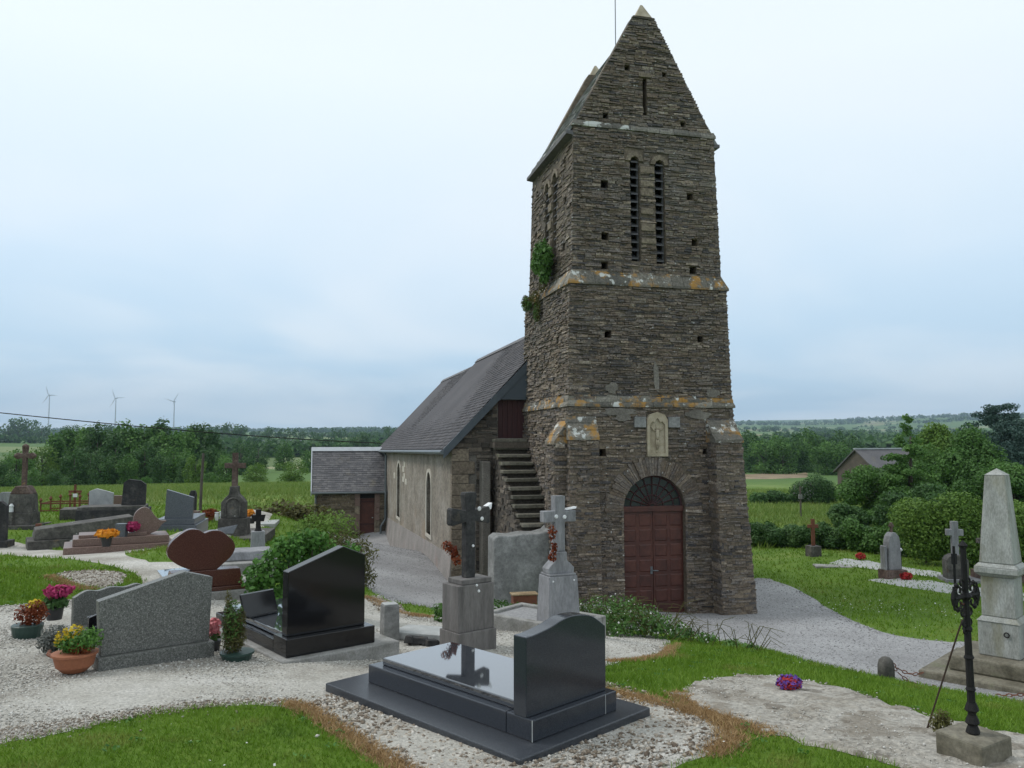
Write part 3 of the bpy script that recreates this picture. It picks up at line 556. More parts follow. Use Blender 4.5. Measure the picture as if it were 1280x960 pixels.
class Stones:
    """irregular masonry: collects single stones; the largest become parts of their own"""
    def __init__(s): s.items = []
    def face(s, frame, z0, z1, lim, h=(.05, .12), l=(.16, .6), holes=(), depth=.09, out=(-.012, .035), gap=.009, rag=.013, tone=None, dark=0.0):
        z = z0
        while z < z1-0.02:
            hh = rnd.uniform(*h)
            if z+hh > z1-0.03: hh = z1-z
            zm = z+hh*.5
            for (u0, u1) in lim(zm):
                cuts = [(u0, u1)]
                for (ha, hb, hz0, hz1) in holes:
                    if z+hh > hz0+.005 and z < hz1-.005:
                        nc = []
                        for (a, b) in cuts:
                            if hb <= a or ha >= b: nc.append((a, b)); continue
                            if ha > a: nc.append((a, ha))
                            if hb < b: nc.append((hb, b))
                        cuts = nc
                for (a, b) in cuts:
                    if b-a < .03: continue
                    u = a - (rnd.uniform(0, rag) if a == u0 else 0); end = b + (rnd.uniform(0, rag) if b == u1 else 0)
                    while u < end-.01:
                        ll = rnd.uniform(*l)*rnd.choice((.6, 1, 1, 1.5))
                        if end-u-ll < .1: ll = end-u
                        hz = hh
                        sub = [(z, z+hh)]
                        if hh > .06 and rnd.random() < .2: zm2 = z+hh*rnd.uniform(.35, .65); sub = [(z, zm2), (zm2, z+hh)]
                        for (za, zb) in sub:
                            d = rnd.uniform(*out); g = gap*rnd.uniform(.5, 1.3)
                            j = lambda q: rnd.uniform(-q, q)
                            tl = rnd.uniform(-.014, .014)
                            fr = [(u+g+j(.008), za+g*.6+j(.010)+tl), (u+ll-g+j(.014), za+g*.6+j(.010)), (u+ll-g+j(.014), zb-g*.6+j(.010)), (u+g+j(.014), zb-g*.6+j(.010)+tl)]
                            bk = [(u+g*.3, za+.001), (u+ll-g*.3, za+.001), (u+ll-g*.3, zb-.001), (u+g*.3, zb-.001)]
                            P = [frame(p[0], p[1], d+j(.012)) for p in fr]+[frame(p[0], p[1], -depth) for p in bk]
                            tn = min(1, max(0, (rnd.gauss(.47, .27) if tone is None else rnd.gauss(tone, .2))-dark))
                            s.items.append((P, tn, ll*(zb-za)))
                        u += ll
            z += hh
    FS = [(0, 1, 2, 3), (0, 4, 5, 1), (1, 5, 6, 2), (2, 6, 7, 3), (3, 7, 4, 0)]
    def emit(s, parent, mat, nbig=0, name='masonry', seen=None):
        it = s.items
        big = set()
        if nbig:
            order = sorted(range(len(it)), key=lambda i: -it[i][2]*(seen(it[i][0]) if seen else 1))[:nbig]; big = set(order)
        mb = MB()
        for i, (P, t, a) in enumerate(it):
            if i in big:
                c = Vector(P[0])
                m1 = MB().add([Vector(p)-c for p in P], s.FS, t)
                o = m1.build('stone', mat, parent, loc=c)
            else: mb.add(P, s.FS, t)
        o = mb.build(name, mat, parent); o['kind'] = 'stuff'
        return o

def panel(mb, frame, outline, holes, d, depth=.35):
    """a wall sheet at offset d with holes cut through and their reveals; returns nothing"""
    pts = [Vector(p) for p in outline]; loops = [list(range(len(outline)))]
    for h in holes:
        o = len(pts); pts += [Vector(p) for p in h]; loops.append(list(range(o, o+len(h))))
    v, e, f, *_ = delaunay_2d_cdt(pts, [], loops, 2, 1e-5)
    mb.add([frame(p.x, p.y, d) for p in v], [tuple(q) for q in f])
    for h in holes:
        n = len(h); vs = [frame(p[0], p[1], d) for p in h]+[frame(p[0], p[1], d-depth) for p in h]
        mb.add(vs, [(i, (i+1) % n, (i+1) % n+n, i+n) for i in range(n)])
def rect(a, b, c, d): return [(a, c), (b, c), (b, d), (a, d)]
def archpoly(u0, u1, z0, zs, n=10, ztop=None):
    c = (u0+u1)/2; r = (u1-u0)/2; k = ((ztop-zs)/r) if ztop else 1.0
    return [(u0, z0), (u1, z0)]+[(c+r*math.cos(math.pi*i/n), zs+k*r*math.sin(math.pi*i/n)) for i in range(n+1)]

# --- tower stages: (z0, z1, half width bottom, top)
ST = [(-0.7, 4.68, 2.10, 2.0), (4.68, 7.43, 1.985, 1.925), (7.43, 11.12, 1.85, 1.755)]
def half(z):
    for (a, b, p, q) in ST:
        if z <= b: return p+(q-p)*(z-a)/(b-a)
    return 1.755
def hw(z, i): a, b, p, q = ST[i]; return p+(q-p)*(z-a)/(b-a)
def frame_of(side, i):
    def f(u, z, d):
        h = hw(z, i)
        return {'w': (u, -h-d, z), 'e': (u, h+d, z), 'l': (-h-d, u, z), 'r': (h+d, u, z)}[side]
    return f
sq = .085
def hole_sq(u, z, w=sq): return (u-w, u+w, z-w, z+w)
HW = {0: [hole_sq(-1.21, 3.62, .08), hole_sq(1.27, 3.64, .06)],
      1: [hole_sq(-1.04, 6.27, .075), hole_sq(1.23, 6.23, .07)],
      2: [hole_sq(-1.03, 9.76), hole_sq(1.11, 9.63), hole_sq(-1.04, 8.54), hole_sq(1.2, 8.53), hole_sq(-1.06, 7.86), hole_sq(1.13, 7.86)]}
HL = {0: [], 1: [hole_sq(-1.1, 6.2)], 2: [hole_sq(-1.2, 9.5), hole_sq(1.3, 9.3), hole_sq(-1.15, 8.4), hole_sq(-1.1, 10.5), hole_sq(1.35, 8.2), hole_sq(1.3, 10.4)]}
LOUV = [(-.40, -.17, 8.0, 10.37), (.22, .46, 7.97, 10.33)]
LOUVL = [(-.55, -.20, 8.35, 10.25), (.10, .45, 8.35, 10.2)]
DOOR = (-.74, .74, 0.0, 2.36)
tower = MB(); stn = Stones(); hidden = Stones()
pat = 0.03
for i, (z0, z1, p, q) in enumerate(ST):
    for side in 'wler':
        fr = frame_of(side, i)
        sqh = {'w': HW, 'l': HL}.get(side, {}).get(i, [])
        holes = [rect(a, b, c, d) for (a, b, c, d) in sqh]
        ex = list(sqh)
        if i == 2 and side in 'wl':
            for (a, b, c, d) in (LOUV if side == 'w' else LOUVL):
                holes.append(archpoly(a, b, c, d, 8)); ex.append((a, b, c, d+(b-a)/2+.03))
                ex.append((a-.12, b+.12, d-.02, d+(b-a)/2+.16))      # dressed arch stones
        if i == 0 and side == 'w':
            holes.append(archpoly(-.74, .74, 0.0, 2.36, 18)); ex.append((-.74, .74, -.7, 2.40))
            for k in range(12):                                        # the ring of arch stones
                za = 2.36+k*.1; 
                if za < 2.36+1.17:
                    r = math.sqrt(max(0, 1.17**2-(za+.05-2.36)**2)); ex.append((-r, r, za, za+.1))
            ex += [(-.17, .34, 3.52, 4.52), (-.46, -.17, 4.17, 4.43), (.34, .64, 4.17, 4.43)]
        panel(tower, fr, rect(-1, 1, 0, 1) if 0 else [(-hw(z0, i), z0), (hw(z0, i), z0), (hw(z1, i), z1), (-hw(z1, i), z1)], holes, -.012 if side in 'wl' else 0.0)
        if side == 'e': continue
        st = stn if side in 'wl' else hidden
        big = (.030, .066)
        st.face(fr, max(z0, -.35), z1, lambda z, i=i: [(-hw(z, i), hw(z, i))], h=big, l=(.11, .34) if side == 'w' else (.11, .34), holes=ex, out=((-.008, .030) if i else (-.018, .028)) if side == 'w' else ((-.03, .02) if i == 2 else (-.016, .03)), dark=0.0 if side != 'l' else -.06)
# gable on the west and the east
def gw(z): return 1.76-(z-11.12)*(1.76-.26)/(13.9-11.12)
GH = [hole_sq(-.43, 12.61, .065), hole_sq(.51, 12.55, .055), hole_sq(-.98, 11.40, .065), hole_sq(.97, 11.38, .06), (-.045, .055, 11.5, 12.4)]
frg = lambda u, z, d: (u, -1.755-d, z)
gp = [(-1.76, 11.12), (1.76, 11.12), (.26, 13.9), (-.26, 13.9)]
panel(tower, frg, gp, [rect(*h) for h in GH], -.012, .3)
stn.face(frg, 11.12, 13.9, lambda z: [(-gw(z), gw(z))], h=(.030, .066), l=(.11, .34), holes=GH+[(-.16, .17, 12.4, 12.52)], rag=.004, out=(-.006, .028))
fre = lambda u, z, d: (u, 1.755+d, z)
panel(tower, fre, gp, [], 0)
# inner faces and sloping tops of the gable walls, dark inner core that closes the holes
for s_ in (-1, 1):
    y0, y1 = (-1.743, -1.40) if s_ < 0 else (1.755, 1.40)
    tower.add([(-1.76, y1, 11.12), (1.76, y1, 11.12), (.26, y1, 13.9), (-.26, y1, 13.9)], [(0, 1, 2, 3)])
    tower.add([(-1.76, y0, 11.12), (-.26, y0, 13.9), (-.26, y1, 13.9), (-1.76, y1, 11.12), (1.76, y0, 11.12), (.26, y0, 13.9), (.26, y1, 13.9), (1.76, y1, 11.12)], [(0, 1, 2, 3), (4, 5, 6, 7), (1, 5, 6, 2)])
tower_o = tower.build('tower', MT['mortar_t'], church)
core = MB(); core.box(-1.7, 1.7, -1.7, 1.7, -.7, 4.6); core.box(-1.5, 1.5, -1.5, 1.5, 4.6, 11.0); core.prism([(-1.4, 11.0), (1.4, 11.0), (0, 13.5)], -1.47, -1.41)
core.build('dark_interior', MT['void'], tower_o)
def facing(P):
    c = sum((Vector(p) for p in P[:4]), Vector())/4
    return 1.0 if c.y < -abs(c.x)*.85 else 0.35
stn.emit(tower_o, MT['stone'], 300, seen=facing)
hidden.emit(tower_o, MT['stone'])
# string courses of weathered slabs
def string_course(zl, lip, up, rise, name='string_course', thick=.05, mat='stone_old'):
    mb = MB()
    for side in range(4):
        c, s_ = [(0, -1), (1, 0), (0, 1), (-1, 0)][side]
        u = -lip
        while u < lip-.01:
            w = rnd.uniform(.28, .62); w = w if lip-u-w > .2 else lip-u
            o = rnd.uniform(-.008, .012); t = rnd.random(); dz = rnd.uniform(-.008, .008)
            a, b = u+.004, u+w-.004
            sc2 = up/lip
            k0 = max(-up, min(up, a)) if abs(a) > up else a; k1 = max(-up, min(up, b)) if abs(b) > up else b
            ring = [(a, lip+o, zl-thick+dz), (b, lip+o, zl-thick+dz), (b, lip+o, zl+dz), (a, lip+o, zl+dz), (k0, up-.03, zl-thick), (k1, up-.03, zl-thick), (k1, up-.01, zl+rise), (k0, up-.01, zl+rise)]
            ang = [0, math.pi/2, math.pi, -math.pi/2][side]
            ca, sa = math.cos(ang), math.sin(ang)
            pts = [(p[0]*ca+p[1]*sa, p[0]*sa-p[1]*ca, p[2]) for p in ring]
            mb.add(pts, [(0, 1, 2, 3), (3, 2, 6, 7), (0, 4, 5, 1), (0, 3, 7, 4), (1, 5, 6, 2), (4, 7, 6, 5)], t)
            u += w
    return mb.build(name, MT[mat], church)
string_course(4.69, 2.045, 1.99, .13); string_course(4.80, 2.01, 1.98, .12)
string_course(7.44, 1.975, 1.85, .30)
tag(string_course(11.14, 1.80, 1.77, .10, mat='stone_wht'), None)
# finial and gable slit lintel
fin = MB().hexa([(-.2, -1.78, 13.895), (.2, -1.78, 13.895), (.2, -1.42, 13.895), (-.2, -1.42, 13.895), (-.02, -1.62, 14.26), (.03, -1.62, 14.26), (.03, -1.58, 14.26), (-.02, -1.58, 14.26)])
fin.build('finial', MT['limestone'], church)
fin = MB().hexa([(-.2, 1.42, 13.895), (.2, 1.42, 13.895), (.2, 1.78, 13.895), (-.2, 1.78, 13.895), (-.02, 1.58, 14.26), (.03, 1.58, 14.26), (.03, 1.62, 14.26), (-.02, 1.62, 14.26)])
fin.build('finial', MT['limestone'], church)
MB().box(-.155, .165, -1.80, -1.70, 12.41, 12.515).build('lintel', MT['quoin'], church, bevel=.008)
# tower roof
def slates(mb, o, eu, ev, en, W, H, row=.13, wid=.2, th=.012):
    """o: eave corner; eu along the eave, ev up the slope, en normal"""
    o, eu, ev, en = map(Vector, (o, eu, ev, en)); n = int(H/row); r_ = H/n
    for i in range(n):
        v0 = i*r_; v1 = min(H, v0+r_*1.25); u = -(rnd.random()*wid)
        while u < W:
            w = wid*rnd.uniform(.8, 1.2); a = max(0, u); b = min(W, u+w)
            if b-a > .02:
                t = rnd.random(); q = th*rnd.uniform(.9, 1.9); z0 = .004; dv_ = rnd.uniform(-.008, .008)
                A = o+eu*(a+.003)+ev*(v0+dv_); B = o+eu*(b-.003)+ev*(v0+dv_); Cc = o+eu*(b-.003)+ev*v1; D = o+eu*(a+.003)+ev*v1
                mb.add([A+en*q, B+en*q, Cc+en*z0, D+en*z0, A, B], [(0, 1, 2, 3), (4, 5, 1, 0)], t)
            u += w
def slope(p0, p1, up, thick=.05):
    """roof plane from eave line p0->p1 up by vector up: returns axes"""
    p0, p1, up = Vector(p0), Vector(p1), Vector(up); eu = (p1-p0); W = eu.length; eu.normalize(); H = up.length; ev = up.normalized(); en = eu.cross(ev)
    if en.z < 0: en = -en
    return p0, eu, ev, en, W, H
troof = MB()
for s_ in (-1, 1):
    a = (s_*1.90, -1.70, 10.98); b = (s_*1.90, 1.70, 10.98); up = (-s_*1.90, 0, 13.99-10.98)
    o, eu, ev, en, W, H = slope(a, b, up)
    troof.add([o, o+eu*W, o+eu*W+ev*H, o+ev*H, o-en*.06, o+eu*W-en*.06, o+eu*W+ev*H-en*.06, o+ev*H-en*.06], [(0, 1, 2, 3), (7, 6, 5, 4), (0, 4, 5, 1), (0, 3, 7, 4), (1, 5, 6, 2)])
tr_o = troof.build('tower_roof', MT['slate_skylit'], church)
sl = MB()
for s_ in (-1, 1): 
    sl_args = slope((s_*1.90, -1.70, 10.98), (s_*1.90, 1.70, 10.98), (-s_*1.90, 0, 13.99-10.98)); slates(sl, *sl_args[:4], sl_args[4], sl_args[5], .15, .22)
sl.build('slates', MT['slate_skylit'], tr_o)['kind'] = 'stuff'
for s_ in (-1, 1):
    eav = MB().hexa([(s_*1.70, -1.75, 10.86), (s_*1.93, -1.75, 10.90), (s_*1.93, 1.75, 10.90), (s_*1.70, 1.75, 10.86), (s_*1.70, -1.75, 10.97), (s_*1.93, -1.75, 10.975), (s_*1.93, 1.75, 10.975), (s_*1.70, 1.75, 10.97)])
    eav.build('eaves_board', MT['slate_old'], church)
MB().tube([(0, .05, 13.9), (.0, .05, 16.0)], .012, 6).lathe([(.05, 0), (.05, .05), (.02, .09)], 8, (0, .05, 13.97)).build('lightning_rod', MT['pipe'], church)
# belfry windows
def belfry(LV, side):
    for (a, b, c, d) in LV:
        r = (b-a)/2; y = -hw(9.2, 2)
        T = (lambda u, dp, z: (u, y+dp, z)) if side == 'w' else (lambda u, dp, z: (y+dp, u, z))
        w = MB(); n = 8; cx = (a+b)/2
        # surround: dressed arch stones
        for k in range(4):
            t0, t1 = math.pi*k/4, math.pi*(k+1)/4; ro = r+.115
            P = [(cx+r*math.cos(t0), d+r*math.sin(t0)), (cx+ro*math.cos(t0), d+ro*math.sin(t0)), (cx+ro*math.cos(t1), d+ro*math.sin(t1)), (cx+r*math.cos(t1), d+r*math.sin(t1))]
            w.add([T(p[0], -.005, p[1]) for p in P]+[T(p[0], .25, p[1]) for p in P], [(0, 1, 2, 3), (7, 6, 5, 4), (0, 4, 5, 1), (1, 5, 6, 2), (2, 6, 7, 3), (3, 7, 4, 0)], rnd.random())
        wo_ = w.build('belfry_window', MT['quoin'], church)
        fm = MB()
        fm.add([T(a+.0, .10, c), T(a+.035, .10, c), T(a+.035, .10, d), T(a, .10, d), T(a, .16, c), T(a+.035, .16, c), T(a+.035, .16, d), T(a, .16, d)], [(0, 1, 2, 3), (1, 5, 6, 2), (0, 3, 7, 4), (4, 7, 6, 5)])
        fm.add([T(b-.035, .10, c), T(b, .10, c), T(b, .10, d), T(b-.035, .10, d), T(b-.035, .16, c), T(b, .16, c), T(b, .16, d), T(b-.035, .16, d)], [(0, 1, 2, 3), (1, 5, 6, 2), (0, 3, 7, 4), (4, 7, 6, 5)])
        fm.build('louvre_frame', MT['louvre'], wo_)
        z = c+.06
        while z < d-.02:
            m = MB(); m.add([T(a+.03, .03, z), T(b-.03, .03, z), T(b-.03, .26, z+.13), T(a+.03, .26, z+.13), T(a+.03, .03, z+.025), T(b-.03, .03, z+.025), T(b-.03, .26, z+.155), T(a+.03, .26, z+.155)], [(0, 1, 2, 3), (4, 7, 6, 5), (0, 4, 5, 1), (2, 6, 7, 3), (0, 3, 7, 4), (1, 5, 6, 2)])
            m.build('slat', MT['louvre'], wo_); z += .19
belfry(LOUV, 'w'); belfry(LOUVL, 'l')
# pale dressed stones of the pier between the two bell openings
for z in (8.42, 8.72, 9.12, 9.55, 9.78, 10.1):
    y = -hw(z, 2); MB().box(-.155, rnd.uniform(.12, .205), y-.042, y+.1, z, z+rnd.uniform(.12, .19)).build('dressed_stone', MT['quoin'], church, bevel=.012)
for z in (8.6, 9.1, 9.55, 9.95):
    y = -hw(z, 2); MB().box(y-.042, y+.1, -.185, .085, z, z+.2).build('dressed_stone', MT['quoin'], church, bevel=.012)

# --- west door
dr = MB().box(-.80, .80, -1.88, -1.80, 0.0, 3.2).build('door', MT['reddark'], church)
def dbox(name, mat, x0, x1, z0, z1, y0, y1, bev=.006, par=None): return MB().box(x0, x1, y0, y1, z0, z1).build(name, mat, par or dr, bevel=bev)
dbox('door_leaf', MT['red'], -.735, -.006, .12, 2.30, -1.93, -1.881); dbox('door_leaf', MT['red'], .006, .735, .12, 2.30, -1.925, -1.881)
for cx in (-.555, -.19, .19, .555):
    for r_ in range(6):
        z0 = .30+r_*.335
        m = MB(); a, b = cx-.145, cx+.145; c, d = z0, z0+.265
        m.hexa([(a, -1.93, c), (b, -1.93, c), (b, -1.93, d), (a, -1.93, d), (a+.02, -1.942, c+.02), (b-.02, -1.942, c+.02), (b-.02, -1.942, d-.02), (a+.02, -1.942, d-.02)])
        m.build('panel', MT['red'], dr)
dbox('threshold_board', MT['red'], -.735, .735, .0, .115, -1.955, -1.88)
dbox('transom', MT['red'], -.735, .735, 2.30, 2.42, -1.98, -1.86)
dbox('sill_stone', MT['obstep'], -.85, .85, -2.2, -1.9, -2.22, -1.9) if 0 else MB().box(-.85, .85, -2.28, -1.90, -.30, -.004).build('sill_stone', MT['obstep'], church, bevel=.015)
h_ = MB().tube([(-.05, -1.945, 1.0), (-.05, -1.99, 1.0), (-.03, -2.0, 1.0), (.09, -2.0, .99)], .012, 6); h_.box(-.075, -.025, -1.95, -1.93, .92, 1.08); h_.build('handle', MT['pipe'], dr)
fan = MB(); n = 24
fan.add([(0, -1.89, 2.40)]+[(.735*math.cos(math.pi*k/n), -1.89, 2.40+.70*math.sin(math.pi*k/n)) for k in range(n+1)], [(0, k+1, k+2) for k in range(n)])
fan_o = fan.build('fanlight', MT['glass'], church)
def fpt(r, a): return (r*math.cos(a), -1.905, 2.405+r*.95*math.sin(a))
for k in range(1, 10):
    a = math.pi*k/10
    MB().tube([fpt(.22 if k % 2 == 0 and 0 else .06, a), fpt(.73, a)], .014, 4).build('glazing_bar', MT['reddark'], fan_o)
for r_ in (.27, .52): MB().tube([fpt(r_, math.pi*k/16) for k in range(17)], .013, 4).build('glazing_bar', MT['reddark'], fan_o)
MB().tube([fpt(.72, math.pi*k/20) for k in range(21)], .026, 4).build('fanlight_frame', MT['reddark'], fan_o)
# arch stones
k = 0; a = -.10; ring = MB()
while a < math.pi+.10:
    da = rnd.uniform(.045, .085); r0 = .745; r1 = rnd.uniform(1.08, 1.20); d = rnd.uniform(-.01, .03); y = -2.045
    P = [(r0*math.cos(t), 2.36+r0*math.sin(t)) for t in (a+.004, a+da-.004)]+[(r1*math.cos(t), 2.36+r1*math.sin(t)) for t in (a+da-.004, a+.004)]
    m = MB().add([(p[0], y-d, p[1]) for p in P]+[(p[0], y+.16, p[1]) for p in P], [(0, 1, 2, 3), (0, 4, 5, 1), (1, 5, 6, 2), (2, 6, 7, 3), (3, 7, 4, 0)], min(1, max(0, rnd.gauss(.45, .22))))
    m.build('arch_stone', MT['stone'], church); a += da
# jamb facing so the reveals read as dressed stone
for s_ in (-1, 1):
    z = 0.0
    while z < 2.35:
        h = rnd.uniform(.07, .16); h = min(h, 2.36-z)
        x0 = s_*.742
        MB().hexa([(x0, -2.06, z+.004), (x0+s_*.05, -2.06, z+.004), (x0+s_*.05, -1.90, z+.004), (x0, -1.90, z+.004), (x0, -2.06, z+h-.004), (x0+s_*.05, -2.06, z+h-.004), (x0+s_*.05, -1.90, z+h-.004), (x0, -1.90, z+h-.004)], rnd.random()).build('jamb_stone', MT['stone'], church)
        z += h
# crucifix relief in its pale stone niche, with two plain side stones
y = -2.02
nich = MB(); fr0 = lambda u, z, d: (u, y-d, z)
outl = [(-.165, 3.53), (.335, 3.53), (.335, 4.36), (.26, 4.47), (.085, 4.53), (-.09, 4.47), (-.165, 4.36)]
hol = [(-.10, 3.60), (.27, 3.60), (.27, 4.24), (.20, 4.32), (.16, 4.29), (.085, 4.40), (.01, 4.29), (-.03, 4.32), (-.10, 4.24)]
panel(nich, fr0, outl, [hol], .05, .05); n = len(outl)
nich.add([fr0(p[0], p[1], .05) for p in outl]+[fr0(p[0], p[1], -.06) for p in outl], [(i, i+n, (i+1) % n+n, (i+1) % n) for i in range(n)])
nich.add([fr0(p[0], p[1], .0) for p in hol], [tuple(range(len(hol)))])
nich_o = nich.build('relief_niche', MT['limestone'], church)
fg = MB(); yy = y-.025
fg.tube([(.085, yy, 4.20), (.085, yy, 4.14)], [.03, .028], 8); fg.tube([(.085, yy, 4.13), (.085, yy, 3.98), (.085, yy+.004, 3.90)], [.045, .036, .032], 8)
for s_ in (-1, 1):
    fg.tube([(.085+s_*.03, yy, 4.10), (.085+s_*.09, yy, 4.13), (.085+s_*.155, yy, 4.20)], [.018, .015, .011], 6)
    fg.tube([(.085+s_*.015, yy, 3.91), (.085+s_*.02, yy-.01, 3.80), (.085+s_*.005, yy+.004, 3.68)], [.022, .018, .012], 6)
fg.build('crucified_figure', MT['limestone'], nich_o, smooth=True)
cr = MB().box(.06, .11, y-.012, y+.002, 3.62, 4.27).box(-.08, .25, y-.012, y+.002, 4.15, 4.20).build('relief_cross', MT['limestone'], nich_o)
for (a, b) in ((-.46, -.185), (.355, .64)): MB().box(a, b, y-.045, y+.05, 4.18, 4.42).build('plaque_stone', MT['cement'], church, bevel=.01)
# remains of render on the wall: thin plaster skins above the door
def skin(u0, u1, z0, z1, seed):
    r2 = random.Random(seed); P = []
    for i in range(18):
        a = 2*math.pi*i/18; k = r2.uniform(.65, 1.0); P.append(((u0+u1)/2+(u1-u0)/2*k*math.cos(a), (z0+z1)/2+(z1-z0)/2*k*math.sin(a)))
    hh = hw((z0+z1)/2, 0 if z1 < 4.68 else 1)
    m = MB(); m.prism(P, -hh-.034, -hh+.02); m.build('plaster_patch', MT['mortar'], church)
for a in [(-1.3, -.35, 4.42, 4.63, 1), (.72, 1.45, 4.36, 4.6, 2), (-.95, -.5, 4.3, 4.5, 3), (.02, .18, 4.9, 5.75, 4), (-1.15, -.8, 4.9, 5.2, 5), (1.3, 1.7, 4.85, 5.1, 6)]: skin(*a)

# --- corner buttresses
def buttress(x0, x1, y0, y1b, y1t, ztop, xb0, xb1, side='w', base=-.6):
    """front buttress from wall y0 out to y1 (bottom / top), sloped cap rising to the wall"""
    b = MB(); st = Stones(); zc = ztop-.48
    def pt(x, y_, z): return (x, y_, z) if side == 'w' else (y_, x, z)
    L_ = lambda z: (xb0+(x0-xb0)*(z-base)/(zc-base), xb1+(x1-xb1)*(z-base)/(zc-base)); Fy = lambda z: y1b+(y1t-y1b)*(z-base)/(zc-base)
    P = [pt(xb0, y0, base), pt(xb1, y0, base), pt(xb1, y1b, base), pt(xb0, y1b, base), pt(x0, y0, zc), pt(x1, y0, zc), pt(x1, y1t, zc), pt(x0, y1t, zc)]
    b.hexa(P)
    o = b.build('buttress', MT['mortar_t'], church)
    st.face(lambda u, z, d: pt(u, Fy(z)-d, z), base+.25, zc, lambda z: [L_(z)], h=(.030, .070), l=(.11, .34), rag=.015)
    st.face(lambda u, z, d: pt(L_(z)[0]-d, u, z), base+.25, zc, lambda z: [(Fy(z), y0)], h=(.05, .12), l=(.14, .4), rag=.01)
    st.face(lambda u, z, d: pt(L_(z)[1]+d, u, z), base+.25, zc, lambda z: [(Fy(z), y0)], h=(.05, .12), l=(.14, .4), rag=.01)
    st.emit(o, MT['stone'])
    cap = MB(); n = 3
    for i in range(n):
        za, zb = zc+.48*i/n, zc+.48*(i+1)/n; ya = y1t-.04+(y0-y1t)*i/n; yb = y1t-.04+(y0-y1t)*(i+1)/n
        cap.add([pt(x0-.03, ya, za-.02), pt(x1+.03, ya, za-.02), pt(x1+.03, ya, za+.05), pt(x0-.03, ya, za+.05), pt(x0-.03, y0+.02, za-.02), pt(x1+.03, y0+.02, za-.02), pt(x1+.03, yb, zb+.02), pt(x0-.03, yb, zb+.02), pt(x1+.03, y0+.02, zb+.02), pt(x0-.03, y0+.02, zb+.02)],
                [(0, 1, 2, 3), (3, 2, 6, 7), (7, 6, 8, 9), (0, 3, 7, 9, 4), (1, 5, 8, 6, 2), (0, 4, 5, 1)], rnd.random())
    cap.build('weathering_slab', MT['stone_old'], o)
buttress(-2.03, -1.40, -1.98, -2.38, -2.22, 4.40, -2.12, -1.36)
buttress(1.33, 1.98, -1.98, -2.52, -2.40, 4.34, 1.40, 2.26)
buttress(-2.0, -1.35, -1.98, -2.42, -2.30, 4.30, -2.05, -1.30, side='l')
MB().hexa([(1.98, -2.0, -.6), (2.42, -2.0, -.6), (2.42, -1.3, -.6), (1.98, -1.3, -.6), (1.98, -2.0, 4.2), (2.10, -2.0, 3.7), (2.10, -1.3, 3.7), (1.98, -1.3, 4.2)]).build('buttress', MT['stone'], church)

# --- nave
NS = -3.94; NR = 2.54; NY0 = 1.75; NY1 = 23.6; NA = -.7
eave = lambda y: 3.78-(y-2)*.0125
nav = MB()
frl = lambda u, z, d: (NS-d, u, z)
wins = [(5.35, 6.35, 1.02, 2.42, 2.92), (14.1, 15.35, .72, 2.40, 2.96)]
panel(nav, frl, [(NY0, -.9), (NY1, -1.6), (NY1, eave(NY1)), (NY0, eave(NY0))], [archpoly(a, b, c, d, 10, zt) for (a, b, c, d, zt) in wins], 0, .3)
nav_o = nav.build('nave_wall', MT['roughcast'], church)
for (a, b, c, d, zt) in wins:
    w = MB(); inn = archpoly(a, b, c, d, 10, zt); mid = (a+b)/2
    ext = [(p[0]+(.13 if p[0] > mid else -.13 if p[0] < mid else 0), p[1]+(.10 if p[1] > d+.05 else -.10 if p[1] < c+.05 else 0)) for p in inn]; n = len(inn)
    w.add([frl(p[0], p[1], .03) for p in inn]+[frl(p[0], p[1], .03) for p in ext]+[frl(p[0], p[1], -.02) for p in ext]+[frl(p[0], p[1], -.2) for p in inn], [(i, (i+1) % n, (i+1) % n+n, i+n) for i in range(n)]+[(i+n, (i+1) % n+n, (i+1) % n+2*n, i+2*n) for i in range(n)]+[(i, i+3*n, (i+1) % n+3*n, (i+1) % n) for i in range(n)])
    wo_ = w.build('nave_window', MT['frame'], church)
    MB().add([frl(p[0], p[1], -.16) for p in inn], [tuple(range(n))]).build('pane', MT['glasspale'], wo_)
    MB().box(NS+.10, NS+.15, mid-.02, mid+.02, c, zt-.02).build('mullion', MT['pipe'], wo_)
    for zz in np.linspace(c+.35, d, 4): MB().box(NS+.11, NS+.14, a, b, zz-.012, zz+.012).build('glazing_bar', MT['pipe'], wo_)
for (yy_, zz, w_, hh_) in [(13.1, 2.75, .32, .22), (13.1, 2.35, .3, .2), (12.7, 2.95, .25, .2), (12.75, 2.5, .25, .2), (12.2, 2.3, .3, .22), (16.6, 2.35, .3, .25)]:
    MB().box(NS-.012, NS+.05, yy_-w_, yy_+w_, zz-hh_/2, zz+hh_/2).build('patch_stone', MT['frame'], church, bevel=.01)
# talus plinth along the foot
pl = MB(); ys = np.linspace(NY0-.02, 19.9, 12)
zt_ = lambda y: .95-(y-2)*.04
for a, b in zip(ys[:-1], ys[1:]):
    pl.hexa([(NS-.20, a, -1.4), (NS+.05, a, -1.4), (NS+.05, b, -1.4), (NS-.20, b, -1.4), (NS-.015, a, zt_(a)), (NS+.05, a, zt_(a)), (NS+.05, b, zt_(b)), (NS-.015, b, zt_(b))])
pl.build('plinth', MT['plinth'], church)
